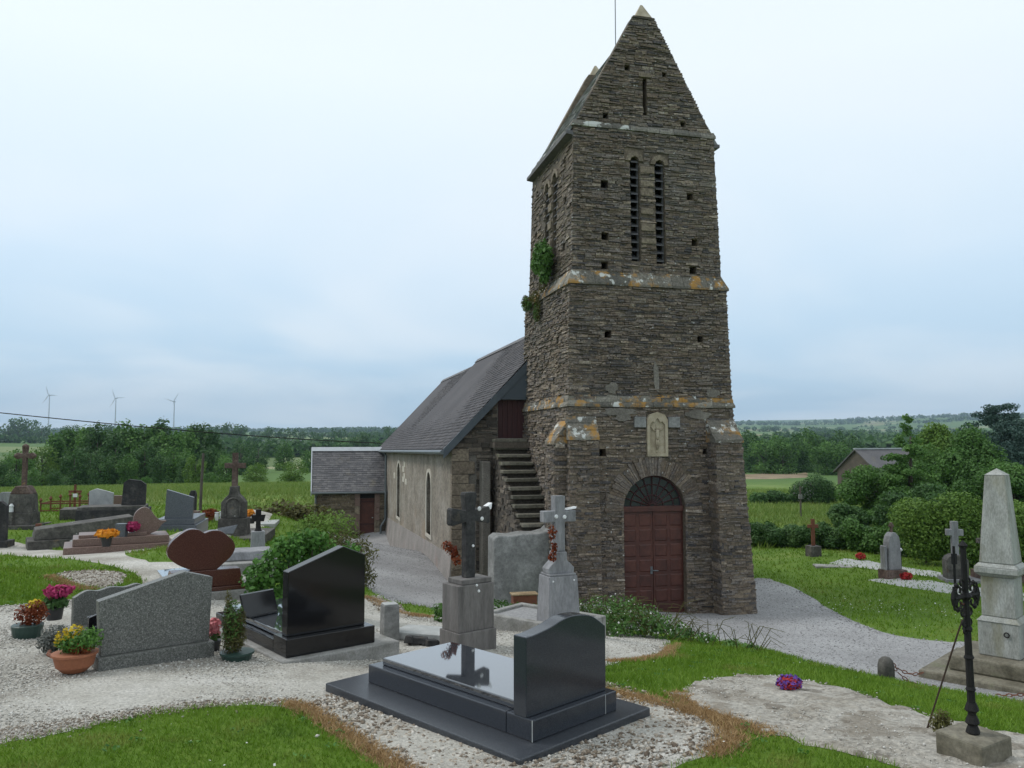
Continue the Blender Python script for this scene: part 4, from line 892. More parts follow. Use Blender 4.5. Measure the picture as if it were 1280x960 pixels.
# other walls
ow = MB()
ow.add([(NR, NY0, -1), (NR, NY1, -1.6), (NR, NY1, eave(NY1)), (NR, NY0, eave(NY0))], [(0, 1, 2, 3)])
ow.add([(NS, NY1, -1.6), (NR, NY1, -1.6), (NR, NY1, eave(NY1)), (NA, NY1, 7.0), (NS, NY1, eave(NY1))], [(0, 1, 2, 3, 4)])
ow.build('nave_wall', MT['roughcast'], church)
ww = MB(); frw = lambda u, z, d: (u, NY0-d, z)
panel(ww, frw, [(NS, -.9), (-1.7, -.9), (-1.7, 5.9), (NS, 3.78)], [rect(-2.72, -1.90, 3.95, 4.95)], -.02, .2)
ww_o = ww.build('nave_west_wall', MT['mortar'], church)
st = Stones(); st.face(frw, -.6, 5.9, lambda z: [(NS if z < 3.78 else NS+(z-3.78)*1.05, -1.9)], h=(.06, .13), l=(.12, .36), holes=[(-2.74, -1.9, 3.93, 4.97), (NS, -3.30, -.7, 3.5)], rag=.0); st.emit(ww_o, MT['rubble'])
z = -.5; k = 0
while z < 3.6:
    h = rnd.uniform(.2, .34); x1 = -3.34 if k % 2 else -3.50
    MB().box(NS-.012, x1, NY0-.03, NY0+.25, z+.005, z+h-.005, tone=rnd.random()).build('quoin', MT['quoin'], church, bevel=.012); z += h; k += 1
ld = MB().box(-2.72, -1.92, NY0+.08, NY0+.14, 3.95, 4.95).build('loft_door', MT['reddark'], church)
for i in range(6): MB().box(-2.715+i*.133, -2.59+i*.133, NY0+.055, NY0+.079, 3.955, 4.945).build('board', MT['reddark'], ld)
# roof
def nroof(y0, y1, ridge, name):
    m = MB(); a0, a1 = eave(y0)-.12, eave(y1)-.12
    for s_, xe in ((-1, NS-.22), (1, NR+.22)):
        m.hexa([(xe, y0, a0-.06), (xe, y1, a1-.06), (NA, y1, ridge-.07), (NA, y0, ridge-.07), (xe, y0, a0), (xe, y1, a1), (NA, y1, ridge), (NA, y0, ridge)])
    o = m.build(name, MT['slate'], church)
    sl = MB(); Vv = Vector((NA-(NS-.22), 0, ridge-(a0+a1)/2))
    args = slope((NS-.22, y0, a0), (NS-.22, y1, a1), Vv); slates(sl, *args[:4], args[4], args[5], .125, .21)
    sl.build('slates', MT['slate'], o)['kind'] = 'stuff'
    MB().prism([(NA-.14, ridge-.10), (NA, ridge+.05), (NA+.14, ridge-.10)], y0, y1).build('ridge_tiles', MT['slate_old'], o)
    return o
nroof(NY0-.12, 14.4, 7.27, 'nave_roof'); nroof(14.41, NY1+.15, 7.08, 'chancel_roof')
# verge board and slate-hung gable top
vb = MB(); e0 = eave(1.7)-.16
vb.hexa([(NS-.24, 1.60, e0-.20), (NS-.24, 1.66, e0-.20), (NA, 1.66, 7.02), (NA, 1.60, 7.02), (NS-.24, 1.60, e0+.05), (NS-.24, 1.66, e0+.05), (NA, 1.66, 7.27), (NA, 1.60, 7.27)])
vb.add([(-2.95, 1.70, 4.97), (-1.8, 1.70, 4.97), (-1.8, 1.70, 5.95), (-2.95, 1.72, 4.97)], [(0, 1, 2)])
vb.hexa([(-2.95, 1.62, 4.96), (-1.8, 1.62, 4.96), (-1.8, 1.70, 4.96), (-2.95, 1.70, 4.96), (-2.93, 1.62, 4.99), (-1.8, 1.62, 5.98), (-1.8, 1.70, 5.98), (-2.93, 1.70, 4.99)])
vb.build('verge_board', MT['fascia'], church)
gt = MB().tube([(NS-.27, 1.62, eave(1.6)-.20), (NS-.27, NY1, eave(NY1)-.20)], .06, 8); gt.build('gutter', MT['pipe'], church)
MB().tube([(NS-.24, 19.75, 3.35), (NS-.1, 19.75, 3.15), (NS-.1, 19.75, .55), (NS-.1, 19.75, .15), (NS-.32, 19.6, -.15), (NS-.33, 19.6, -.85)], .055, 8).build('downpipe', MT['pipe'], church)

# --- annex
AX0, AX1, AY0, AY1 = -7.30, NS, 20.0, 23.4
an = MB(); fra = lambda u, z, d: (u, AY0-d, z)
panel(an, fra, [(AX0, -1.6), (AX1, -1.6), (AX1, 1.56), (AX0, 1.56)], [rect(-5.21, -4.53, -.75, 1.50)], -.02, .25)
an.add([(AX0, AY0, -1.6), (AX0, AY1, -1.6), (AX0, AY1, 1.56), (AX0, (AY0+AY1)/2, 3.4), (AX0, AY0, 1.56)], [(0, 1, 2, 3, 4)])
an.add([(AX0, AY1, -1.6), (AX1, AY1, -1.6), (AX1, AY1, 1.56), (AX0, AY1, 1.56)], [(0, 1, 2, 3)])
an_o = an.build('annex_wall', MT['roughcast'], church)
st = Stones(); st.face(fra, -1.3, 1.5, lambda z: [(AX0, AX1)], h=(.07, .15), l=(.15, .5), holes=[(-5.46, -4.30, -1.2, 1.56)], rag=.0, tone=.5); st.emit(an_o, MT['rubble_tan'])
for s_, xx in ((-1, -5.46), (1, -4.53)):
    z = -.9
    while z < 1.48:
        h = min(rnd.uniform(.22, .4), 1.5-z); MB().box(xx, xx+.245, AY0-.03, AY0+.2, z+.005, z+h-.005, tone=rnd.random()).build('quoin', MT['g_pink' if rnd.random() < .6 else 'quoin'], church, bevel=.01); z += h
ad = MB().box(-5.21, -4.53, AY0+.10, AY0+.15, -.75, 1.13).build('annex_door', MT['red'], church)
for z in (-.1, .95): MB().box(-5.20, -4.54, AY0+.07, AY0+.10, z, z+.05).build('door_rail', MT['reddark'], ad)
MB().lathe([(.03, 0), (.03, .04)], 8, (-4.62, AY0+.06, .2)).build('handle', MT['zinc'], ad)
MB().box(-5.21, -4.53, AY0+.10, AY0+.15, 1.14, 1.49).build('annex_transom', MT['void'], church)
MB().box(-5.35, -4.4, AY0-.35, AY0+.1, -1.3, -.74).build('annex_step', MT['obstep'], church, bevel=.02)
ar = MB(); ym = (AY0+AY1)/2
for y0 in (AY0-.15, AY1+.15): ar.hexa([(AX0-.15, y0, 1.42), (AX1+.05, y0, 1.42), (AX1+.05, ym, 3.42), (AX0-.15, ym, 3.42), (AX0-.15, y0, 1.48), (AX1+.05, y0, 1.48), (AX1+.05, ym, 3.48), (AX0-.15, ym, 3.48)])
ar_o = ar.build('annex_roof', MT['slate_old'], church)
sl = MB(); args = slope((AX0-.15, AY0-.15, 1.48), (AX1+.02, AY0-.15, 1.48), (0, ym-AY0+.15, 2.0)); slates(sl, *args[:4], args[4], args[5], .13, .2); sl.build('slates', MT['slate_old'], ar_o)['kind'] = 'stuff'
MB().prism([(ym-.18, 3.36), (ym, 3.55), (ym+.18, 3.36)], AX0-.17, AX1, axis='x').build('ridge_capping', MT['zinc'], ar_o)
MB().box(AX0-.19, AX0-.15, AY0-.16, AY0-.12, 1.3, 1.5).hexa([(AX0-.19, AY0-.18, 1.40), (AX0-.14, AY0-.18, 1.40), (AX0-.14, ym, 3.42), (AX0-.19, ym, 3.42), (AX0-.19, AY0-.18, 1.52), (AX0-.14, AY0-.18, 1.52), (AX0-.14, ym, 3.54), (AX0-.19, ym, 3.54)]).build('barge_board', MT['zinc'], ar_o)
MB().tube([(AX0-.15, AY0-.20, 1.42), (AX1, AY0-.20, 1.42)], .055, 8).build('gutter', MT['pipe'], church)
MB().tube([(AX0+.08, AY0-.2, 1.38), (AX0+.05, AY0-.08, 1.2), (AX0+.05, AY0-.08, -1.2)], .045, 8).build('downpipe', MT['pipe'], church)

# --- outside stair to the loft
sm = MB(); sup = Stones()
stair = MB()
for k in range(10):
    zt = 3.74-k*.193; y1 = 1.75; y0 = 1.30-k*.245
    stair.box(-2.86, -2.0, y0+.05, (y0+.295) if k else 1.73, -.6, zt-.07)
stair.box(-2.95, -1.95, 1.15, 1.73, 3.70, 3.84)
st_o = stair.build('stair', MT['rubble'], church)
for k in range(11):
    zt = 3.93-k*.193; y0 = 1.42-k*.245-(.12 if k == 0 else 0); j = lambda q: rnd.uniform(-q, q)
    a, b = -2.93+.012*k+j(.03), -2.06+j(.03)
    m = MB().hexa([(a, y0+j(.02), zt-.085), (b, y0+j(.02), zt-.085), (b, y0+.33, zt-.085), (a, y0+.33, zt-.085), (a, y0+j(.02), zt+j(.012)), (b, y0+j(.02), zt+j(.012)), (b, y0+.34, zt), (a, y0+.34, zt)], rnd.random())
    m.build('step', MT['step'], st_o, bevel=.015)
st = Stones(); st.face(lambda u, z, d: (-2.86-d, u, z), -.4, 3.6, lambda z: [(max(-1.15, 1.30-(3.66-z)/.193*.245+.05), 1.72)], h=(.06, .13), l=(.12, .36)); st.face(lambda u, z, d: (u, -1.02-d, z), -.4, 1.75, lambda z: [(-2.86, -2.1)], h=(.06, .13), l=(.12, .36)); st.emit(st_o, MT['rubble'])
MB().box(-3.22, -3.0, 1.35, 1.75, -.5, 3.35).build('pier', MT['mortar'], church, bevel=.03)
# grey cement-rendered block at the foot of the stair
cb = MB(); prof = [(-3.62, -.5), (-2.16, -.5), (-2.16, 2.16), (-2.22, 2.14), (-2.29, 2.0), (-2.40, 1.90), (-2.62, 1.85), (-2.95, 1.86), (-3.2, 1.82), (-3.5, 1.84), (-3.61, 1.77)]
cb.prism(prof, -1.75, -1.12); cb.build('cement_block', MT['cement'], church, bevel=.04)

# ------------------------------------------------------------------ plants: leaf clouds
def unit(n_):
    v = rng.normal(size=(n_, 3)); return v/np.linalg.norm(v, axis=1)[:, None]
def leafcloud(P, Nn, size, aspect=.55, spread_=.8):
    """diamond leaves at points P, roughly facing Nn"""
    n = len(P); nn = Nn+rng.normal(0, spread_, (n, 3)); nn /= np.linalg.norm(nn, axis=1)[:, None]+1e-9
    a = np.cross(nn, rng.normal(size=(n, 3))); a /= np.linalg.norm(a, axis=1)[:, None]+1e-9; b = np.cross(nn, a)
    s = (size*(.6+.8*rng.random(n)))[:, None]
    V = np.stack([P-a*s, P-b*s*aspect+nn*s*.15, P+a*s, P+b*s*aspect+nn*s*.15], 1).reshape(-1, 3)
    return V, np.arange(4*n).reshape(-1, 4)
def lobed(lobes, n, shell=.55):
    """points in and on a set of ellipsoids (cx,cy,cz,rx,ry,rz), with gaps between clumps"""
    L_ = np.array(lobes, float); vol = (L_[:, 3]*L_[:, 4]*L_[:, 5])**(2/3); k = rng.choice(len(L_), n, p=vol/vol.sum())
    d = unit(n); r = np.where(rng.random(n) < .75, rng.uniform(shell, 1.06, n), rng.random(n)**.5)
    C_ = L_[k]; return C_[:, :3]+d*r[:, None]*C_[:, 3:], d*1.0, k
def clump(P, f=2.0):
    return .5+.25*(np.sin(P[:, 0]*f+1.3*np.sin(P[:, 2]*f*1.3))+np.sin(P[:, 1]*f*1.2+P[:, 2]*f*.7))*.8
def foliage(name, parent, lobes, n, size, mat, aspect=.55, shell=.55, f=2.0, loc=None):
    P, D, k = lobed(lobes, n, shell); V, Q = leafcloud(P, D+np.array([0, 0, .5]), size, aspect)
    lt = rng.normal(0, .13, len(lobes))[k]
    tone = np.clip(.28+.4*clump(P, f)+lt+rng.normal(0, .17, n), 0, 1)
    return npmesh(name, V, Q, tone, mat, parent, loc)
def sub_lobes(c, r, n, rel=.42, seed=None, flat=1.0):
    """break one big ellipsoid into smaller uneven clumps"""
    out = []
    for i in range(n):
        d = unit(1)[0]; d[2] = d[2]*.9+.12; k = rng.uniform(.45, .88); q = rel*rng.uniform(.65, 1.25)
        out.append((c[0]+d[0]*r[0]*k, c[1]+d[1]*r[1]*k, c[2]+d[2]*r[2]*k, r[0]*q, r[1]*q, r[2]*q*flat))
    return out
def trunk(parent, h, r, lobes, mat='bark', lean=.03):
    m = MB(); top = (rnd.uniform(-lean, lean)*h, rnd.uniform(-lean, lean)*h, h)
    m.tube([(0, 0, -.15), (top[0]*.2, top[1]*.2, h*.25), (top[0]*.6, top[1]*.6, h*.6), top], [r*1.25, r, r*.7, r*.3], 8)
    for L_ in lobes[:9]:
        z0 = max(h*.25, min(h*.8, L_[2]*.6)); p0 = Vector((top[0]*z0/h, top[1]*z0/h, z0)); p1 = Vector(L_[:3]); mid = (p0+p1)/2+Vector((0, 0, -.06*h))
        m.tube([p0, mid, p1], [r*.45, r*.3, r*.1], 5)
    return m.build('trunk', MT[mat], parent, smooth=True)
def tree(name, label, pos, h, w, mat, n=6000, leaf=.12, lob=16, base=.18, cat='tree', group=None, f=1.2, shape=None, rel=.42):
    t = thing(name, label, cat, pos, rnd.uniform(0, 6.28), group)
    c = (0, 0, h*(base+(1-base)/2)); r = (w/2*.85, w/2*.85, h*(1-base)/2*.92)
    lobes = shape(h, w) if shape else sub_lobes(c, r, lob, rel)
    trunk(t, h*.78, max(.05, h*.022), lobes)
    foliage('crown', t, lobes, n, leaf, MT[mat], f=f)
    return t
def bush(name, label, pos, lobes, n, leaf, mat, cat='bush', group=None, aspect=.55, f=3, stems=True, rz=0):
    d_ = pos[2]-gz(pos[0], pos[1])
    if d_ > .05: pos = (pos[0], pos[1], pos[2]-d_); lobes = [(L_[0], L_[1], L_[2]+d_, *L_[3:]) for L_ in lobes]+[(L_[0]*.9, L_[1]*.9, max(.1, L_[2]*.5), *L_[3:]) for L_ in lobes]
    t = thing(name, label, cat, pos, rz, group)
    foliage('foliage', t, lobes, n, leaf, MT[mat], aspect=aspect, f=f)
    if stems:
        m = MB()
        for L_ in lobes[:8]: m.tube([(L_[0]*.3, L_[1]*.3, -.05), (L_[0]*.7, L_[1]*.7, L_[2]*.5), (L_[0], L_[1], L_[2])], [.02, .015, .008], 5)
        m.build('stem', MT['bark'], t)
    return t
def copy_tree(o, loc, rz, s, label, group=None, zs=1.0):
    c = o.copy(); COL.objects.link(c); c.location = loc; c.rotation_euler = (0, 0, rz); c.scale = (s, s, s*zs); c['label'] = label
    if group: c['group'] = group
    for ch in o.children:
        d = ch.copy(); COL.objects.link(d); d.parent = c
    return c
def petals(parent, lobes, n, size, mat, name='petals'):
    o_ = foliage(name, parent, lobes, n, size, MT[mat], aspect=.8, shell=.85); o_['kind'] = 'stuff'; return o_

tag(weeds(650, (-9, 9, 4.2, 14)), 'flat broad leaved weeds scattered in the near lawn', 'weeds', kind='stuff'); tag(daisies(420, (-10, 9, 4.4, 16)), 'tiny white daisies scattered in the lawn', 'flowers', kind='stuff')
# ------------------------------------------------------------------ gravestones
def profile_stele(pts, th, mat, parent, name='stele', y0=0.0, bevel=.006):
    return MB().prism(pts, y0, y0+th).build(name, MT[mat], parent, bevel=bevel)
def bx(parent, name, mat, x0, x1, y0, y1, z0, z1, tx=0, ty=0, bevel=.008): return MB().box(x0, x1, y0, y1, z0, z1, tx, ty).build(name, MT[mat], parent, bevel=bevel)
def curve(pts, n=24):
    """Catmull-Rom through points"""
    P = [np.array(p) for p in pts]; P = [2*P[0]-P[1]]+P+[2*P[-1]-P[-2]]; out = []
    m = max(2, n//(len(P)-3))
    for i in range(1, len(P)-2):
        for k in range(m):
            t = k/m; out.append(tuple(.5*((2*P[i])+(-P[i-1]+P[i+1])*t+(2*P[i-1]-5*P[i]+4*P[i+1]-P[i+2])*t*t+(-P[i-1]+3*P[i]-3*P[i+1]+P[i+2])*t**3)))
    out.append(tuple(P[-2])); return out

# dark blue-grey polished tomb in the foreground; local x along the headstone side, y along the slab
N_ = at(650, 950, 5.33); ya = R(45)
A = thing('tomb', 'polished dark blue grey granite tomb with curved topped headstone in the foreground', 'tomb', (N_[0], N_[1], N_[2]-.075), ya)
bx(A, 'foundation', 'g_darkm', .10, 1.38, .06, 2.2, -.32, -.006)
bx(A, 'base_slab', 'g_darkm', 0, 1.44, 0, 2.32, 0, .075)
bx(A, 'kerb', 'g_dark', .27, 1.20, .14, .40, .076, .225); bx(A, 'kerb_side', 'g_dark', .27, .45, .403, 2.08, .076, .225); bx(A, 'kerb_side', 'g_dark', 1.02, 1.20, .403, 2.08, .076, .225); bx(A, 'kerb_end', 'g_dark', .453, 1.017, 1.88, 2.08, .076, .222)
bx(A, 'ledger', 'g_mirror', .345, 1.125, .345, 1.98, .226, .285)
prof = [(.265, .226), (1.145, .226)]+[(x, z+.226) for x, z in reversed(curve([(.265, .545), (.36, .55), (.52, .575), (.66, .61), (.80, .618), (.98, .585), (1.145, .485)], 30))]
profile_stele(prof, .125, 'g_dark', A, y0=.20)
MB().box(.262, .266, .139, .144, .08, .224).box(1.06, 1.066, .1385, .1395, .08, .224).build('joint', MT['g_white'], A)

# black granite tomb
a = at(353, 829, 8.0); b = at(500, 800, 8.85); yb = math.atan2(b[1]-a[1], b[0]-a[0]); wid = math.hypot(b[0]-a[0], b[1]-a[1])
B = thing('tomb', 'glossy black granite tomb with peaked headstone on a concrete footing', 'tomb', (a[0], a[1], (a[2]+b[2])/2), yb)
bx(B, 'footing', 'concrete', 0, wid, 0, 2.3, -.40, .0, bevel=.015)
k = wid/1.32
bx(B, 'base', 'g_black', .08*k, 1.07*k, .10, .42, .003, .185); bx(B, 'base_side', 'g_black', .08*k, .28*k, .423, 2.1, .003, .13); bx(B, 'base_side', 'g_black', .86*k, 1.06*k, .423, 2.1, .003, .13)
bx(B, 'ledger', 'g_mirror', .15*k, 1.0*k, .36, 2.05, .136, .20)
profile_stele([(.13*k, .186), (1.0*k, .186), (1.0*k, .93), (.74*k, 1.04), (.13*k, .83)], .13, 'g_black', B, y0=.20)
def on(o, x, y, z): return o.matrix_basis @ Vector((x, y, z))
p = on(B, .30, 1.25, .202)
t = thing('memorial_plaque', 'black open book plaque on the black granite slab', 'plaque', p, yb+R(15))
m = MB().hexa([(-.22, .0, .02), (.22, 0, .02), (.22, .05, .02), (-.22, .05, .02), (-.22, .09, .25), (.22, .09, .25), (.22, .125, .25), (-.22, .125, .25)]); m.build('page', MT['g_black'], t, bevel=.005)
bx(t, 'stand', 'g_black', -.20, .20, -.02, .16, 0, .03)
MB().box(-.215, .215, .089, .094, .248, .258).build('page_edge', MT['zinc'], t)
t = thing('memorial_plaque', 'small flat grey plaque lying on the black granite slab', 'plaque', on(B, .62, .95, .201), yb+R(-20)); bx(t, 'slab', 'g_blue', -.15, .15, -.10, .10, 0, .03); bx(t, 'rose', 'g_pink', -.06, .06, -.03, .03, .03, .06)

# speckled grey tomb, seen from behind
a = at(122, 838, 7.5); b = at(268, 815, 8.15); yc = math.atan2(b[1]-a[1], b[0]-a[0]); wid = math.hypot(b[0]-a[0], b[1]-a[1])
Cc = thing('tomb', 'speckled grey granite tomb with slant topped headstone seen from behind', 'tomb', (a[0], a[1], (a[2]+b[2])/2-.02), yc)
bx(Cc, 'base', 'g_grey', 0, wid, 0, .26, -.12, .125); bx(Cc, 'frame', 'concrete', .03, wid-.03, .262, 2.0, -.25, .06, bevel=.015); bx(Cc, 'ledger', 'g_grey', .10, wid-.10, .30, 1.9, .061, .13)
profile_stele([(.03*wid, .126), (.965*wid, .126), (.985*wid, .75), (.73*wid, .83), (.0*wid, .63)], .12, 'g_grey', Cc, y0=.06)
p = on(Cc, .0, .75, .131)
t = thing('memorial_plaque', 'dark grey wavy topped plaque standing on the speckled grey slab', 'plaque', on(Cc, .10, 1.55, .131), yc+R(8)); m = MB().prism([(-.05, 0), (.75, 0)]+list(reversed(curve([(-.05, .30), (.08, .36), (.2, .345), (.33, .37), (.48, .35), (.62, .37), (.75, .31)], 24))), 0, .07); m.build('stele', MT['g_grey'], t, bevel=.004); bx(t, 'foot', 'g_dark', -.05, .75, -.05, .10, -.002, .04) if 0 else None
t = thing('memorial_plaque', 'black plaque with silver edge propped against the speckled headstone', 'plaque', on(Cc, .14, .95, .131), yc+R(12)); m = MB().prism([(-.05, 0), (.40, 0)]+list(reversed(curve([(-.05, .19), (.08, .22), (.18, .205), (.28, .22), (.40, .20)], 16))), 0, .04); m.build('stele', MT['g_black'], t, bevel=.004); MB().box(-.05, .40, .04, .046, .185, .20).build('edge', MT['zinc'], t)
t = thing('memorial_plaque', 'low dark plaque at the foot of the speckled headstone', 'plaque', on(Cc, .12, .62, .131), yc+R(4)); MB().box(-.03, .30, 0, .05, 0, .16, .0, .015).build('stele', MT['g_dark'], t, bevel=.004); MB().box(0, .2, -.006, 0, .07, .12).build('inscription_plate', MT['zinc'], t)

# red-brown cloud-shaped headstone
a = at(232, 756, 11.2); b = at(318, 741, 12.0)
yd = R(30)
D_ = thing('tomb', 'red brown granite tomb with cloud shaped headstone', 'tomb', (b[0]-1.25*math.cos(yd), b[1]-1.25*math.sin(yd), b[2]+.07), yd)
bx(D_, 'footing', 'concrete', -.05, 1.30, -.03, 2.2, -.3, .0, bevel=.015); bx(D_, 'base', 'g_red', 0, 1.25, 0, .40, .003, .06); bx(D_, 'plinth', 'g_red', .06, 1.10, .05, .36, .063, .30, .05, .02); bx(D_, 'ledger', 'g_mirror', .10, 1.1, .42, 2.05, .003, .12)
cl = curve([(.36, 0), (.16, .10), (.03, .22), (.03, .36), (.12, .48), (.28, .585), (.42, .585), (.505, .535), (.53, .535), (.62, .56), (.74, .545), (.84, .47), (.91, .40), (.945, .29), (.89, .17), (.78, .07), (.70, 0)], 64)
profile_stele([(x+.04, z+.30) for x, z in cl], .15, 'g_red', D_, y0=.12, bevel=.008)

# pink-brown teardrop tomb
p = at(183, 681, 16.2); ye = R(28)
E_ = thing('tomb', 'pink brown granite tomb with teardrop shaped headstone', 'tomb', p, ye)
bx(E_, 'lower_step', 'g_pink', -1.45, .48, -.35, .75, -.2, .06); bx(E_, 'upper_step', 'g_pink', -1.30, .40, -.22, .62, .063, .20); bx(E_, 'ledger', 'g_pink', -1.2, .0, -.1, .5, .203, .26)
profile_stele([(x-.05, z+.20) for x, z in curve([(-.12, .02), (-.20, .18), (-.17, .42), (-.03, .54), (.10, .50), (.20, .36), (.30, .27), (.42, .25), (.34, .19), (.25, .07), (.10, .0)], 44)], .12, 'g_pink', E_, y0=.1)
t = thing('flower_pot', 'dark pot of orange flowers on the pink brown step', 'flower pot', at(133, 683, 15.2)); MB().lathe([(.07, 0), (.10, .17), (.11, .18), (.09, .17)], 12).build('pot', MT['potdark'], t); petals(t, [(0, 0, .24, .20, .20, .07)], 260, .035, 'petal_or'); foliage('leaves', t, [(0, 0, .19, .14, .14, .05)], 90, .03, MT['leaf_dk'])
t = thing('flower_vase', 'grey stone vase beside the magenta flowers', 'vase', at(152, 671, 15.9)); bx(t, 'vase', 'g_blue', -.09, .09, -.07, .07, 0, .26, -.01)
t = thing('flower_bouquet', 'magenta flowers beside the teardrop headstone', 'flowers', at(165, 664, 16.0)); petals(t, [(0, 0, .09, .13, .13, .09)], 260, .035, 'petal_mg'); MB().lathe([(.05, 0), (.06, .05)], 10, (0, 0, -.02)).build('pot', MT['potdark'], t)
t = thing('stone_block', 'small round topped stone block by the path', 'stone', at(95, 683, 16.4)); MB().lathe([(.12, -.05), (.12, .11), (.10, .13)], 12).build('block', MT['cement'], t)

# blue-grey slant topped tomb
p = at(222, 663, 18.5); yf = R(12)
F_ = thing('tomb', 'blue grey granite tomb with slanting top beside the wooden pole', 'tomb', p, yf)
bx(F_, 'lower_base', 'g_blue', -.50, .42, -.1, 1.6, -.2, .12); bx(F_, 'upper_base', 'g_blue', -.46, .36, -.02, 1.5, .123, .26)
profile_stele([(-.30, .26), (.30, .26), (.32, .74), (-.27, .93)], .13, 'g_blue', F_, y0=.05)

# great stone cross
def latin(parent, mat, h, span, up, w, th, z0=0.0, flare=0.0, y0=None, name='cross', bevel=.01):
    """h total height, up height of the arm axis, w bar width"""
    a = w/2; f = flare; s = span/2
    P = [(-a, 0), (a, 0), (a, up-a), (s-.02, up-a-f), (s, up-a-f*.4), (s, up+a+f*.4), (s-.02, up+a+f), (a, up+a), (a+f*.6, h-f*.8), (a+f*.3, h), (-a-f*.3, h), (-a-f*.6, h-f*.8), (-a, up+a), (-s+.02, up+a+f), (-s, up+a+f*.4), (-s, up-a-f*.4), (-s+.02, up-a-f), (-a, up-a)]
    return MB().prism([(x, z+z0) for x, z in P], -th/2, th/2).build(name, MT[mat], parent, bevel=bevel)
p = at(292, 671, 20.2)
X1 = thing('cross_monument', 'tall grey stone cross monument on an arched pedestal behind the cloud headstone', 'cross', p, R(8))
bx(X1, 'footing', 'weath', -.75, .80, -.9, 1.4, -.25, .06); bx(X1, 'plinth', 'weath', -.35, .36, -.26, .26, .06, .47, .02, .02)
MB().prism([(-.29, .47), (.29, .47), (.29, .86), (.20, .98), (.12, 1.05), (.10, 1.12), (.09, 1.26), (-.09, 1.26), (-.10, 1.12), (-.12, 1.05), (-.20, .98), (-.29, .86)], -.17, .17).build('pedestal', MT['weath'], X1, bevel=.02)
m = MB(); arc = [(.17*math.cos(math.pi*i/10), .80+.17*math.sin(math.pi*i/10)) for i in range(11)]; m.tube([(.17, -.18, .52)]+[(x, -.18, z) for x, z in arc]+[(-.17, -.18, .52)], .022, 6); m.build('arch_moulding', MT['weath'], X1)
latin(X1, 'weath_brn', .84, .50, .52, .13, .13, 1.25)
t = thing('memorial_plaque', 'grey plaque leaning at the foot of the tall stone cross', 'plaque', at(285, 667, 19.3), R(8)); MB().hexa([(-.28, 0, 0), (.12, 0, 0), (.12, .05, 0), (-.28, .05, 0), (-.25, .08, .12), (.20, .08, .2), (.20, .11, .2), (-.25, .11, .12)]).build('slab', MT['g_blue'], t)

# far left brown cross
p = at(28, 658, 20)
X2 = thing('cross_monument', 'lichen browned stone cross monument at the far left', 'cross', p, R(6))
bx(X2, 'footing', 'weath', -.75, .48, -.5, .5, -.3, .06); bx(X2, 'plinth', 'weath', -.30, .30, -.26, .26, .06, .34, .01, .01); bx(X2, 'pedestal', 'weath', -.27, .27, -.22, .22, .34, .80, .03, .03); MB().prism([(-.25, .80), (.25, .80), (.20, .90), (.13, 1.0), (-.13, 1.0), (-.20, .90)], -.17, .17).build('shoulder', MT['weath_brn'], X2, bevel=.02)
latin(X2, 'weath_brn', 1.0, .40, .74, .10, .10, 1.0, .03)
for (x_, z_) in ((-.19, 1.74), (.19, 1.74), (0, 1.97)): MB().lathe([(.0, -.075), (.06, -.04), (.075, 0), (.06, .04), (.0, .075)], 10, (x_, 0, z_)).build('knob', MT['weath_brn'], X2, smooth=True)
t = thing('lantern', 'white lantern beside the lichen browned cross', 'lantern', at(14, 640, 19.7)); MB().lathe([(.05, 0), (.05, .03), (.045, .12), (.06, .14), (.02, .2)], 10, (0, 0, .0)).build('body', MT['potwhite'], t); MB().box(-.06, .06, -.06, .06, -.35, 0).build('pedestal', MT['weath'], t)
t = thing('headstone', 'pale grey headstone with rounded shoulders at the left edge', 'headstone', at(10, 655, 21.5), R(10)); profile_stele([(-.28, -.2), (.28, -.2), (.28, .78), (.2, .84), (-.2, .84), (-.28, .78)], .14, 'weath_lite', t)
t = thing('headstone', 'dark headstone cut by the left edge of the picture', 'headstone', at(-8, 682, 17.5), R(10)); profile_stele([(-.30, -.2), (.22, -.2), (.22, .85), (.1, .95), (-.30, .95)], .14, 'weath_blk', t); bx(t, 'base', 'weath_blk', -.4, .3, -.1, .3, -.3, .10)
# iron railing grave
p = at(93, 640, 23)
I_ = thing('iron_grave_railing', 'rusty iron grave railing with a small cross', 'railing', p, R(12))
m = MB()
for y in (-.4, .4):
    m.tube([(-.75, y, .28), (.75, y, .28)], .02, 5); m.tube([(-.75, y, .08), (.75, y, .08)], .02, 5)
for x in (-.75, .75):
    m.tube([(x, -.4, .28), (x, .4, .28)], .02, 5)
m.build('rail', MT['rusty'], I_)
for y in (-.4, .4):
    for x in np.linspace(-.75, .75, 7):
        h = .34+.14*(1-abs(x)/.75); MB().tube([(x, y, -.2), (x, y, h)], .022, 5).lathe([(.01, 0), (.05, .05), (.0, .13)], 6, (x, y, h-.02)).build('baluster', MT['rusty'], I_)
m = MB().box(-.03, .03, -.02, .02, .0, .78).box(-.17, .17, -.02, .02, .55, .61); m.build('cross', MT['rusty'], I_); bx(I_, 'nameplate', 'whiteenamel', -.05, .07, -.035, -.022, .42, .52)
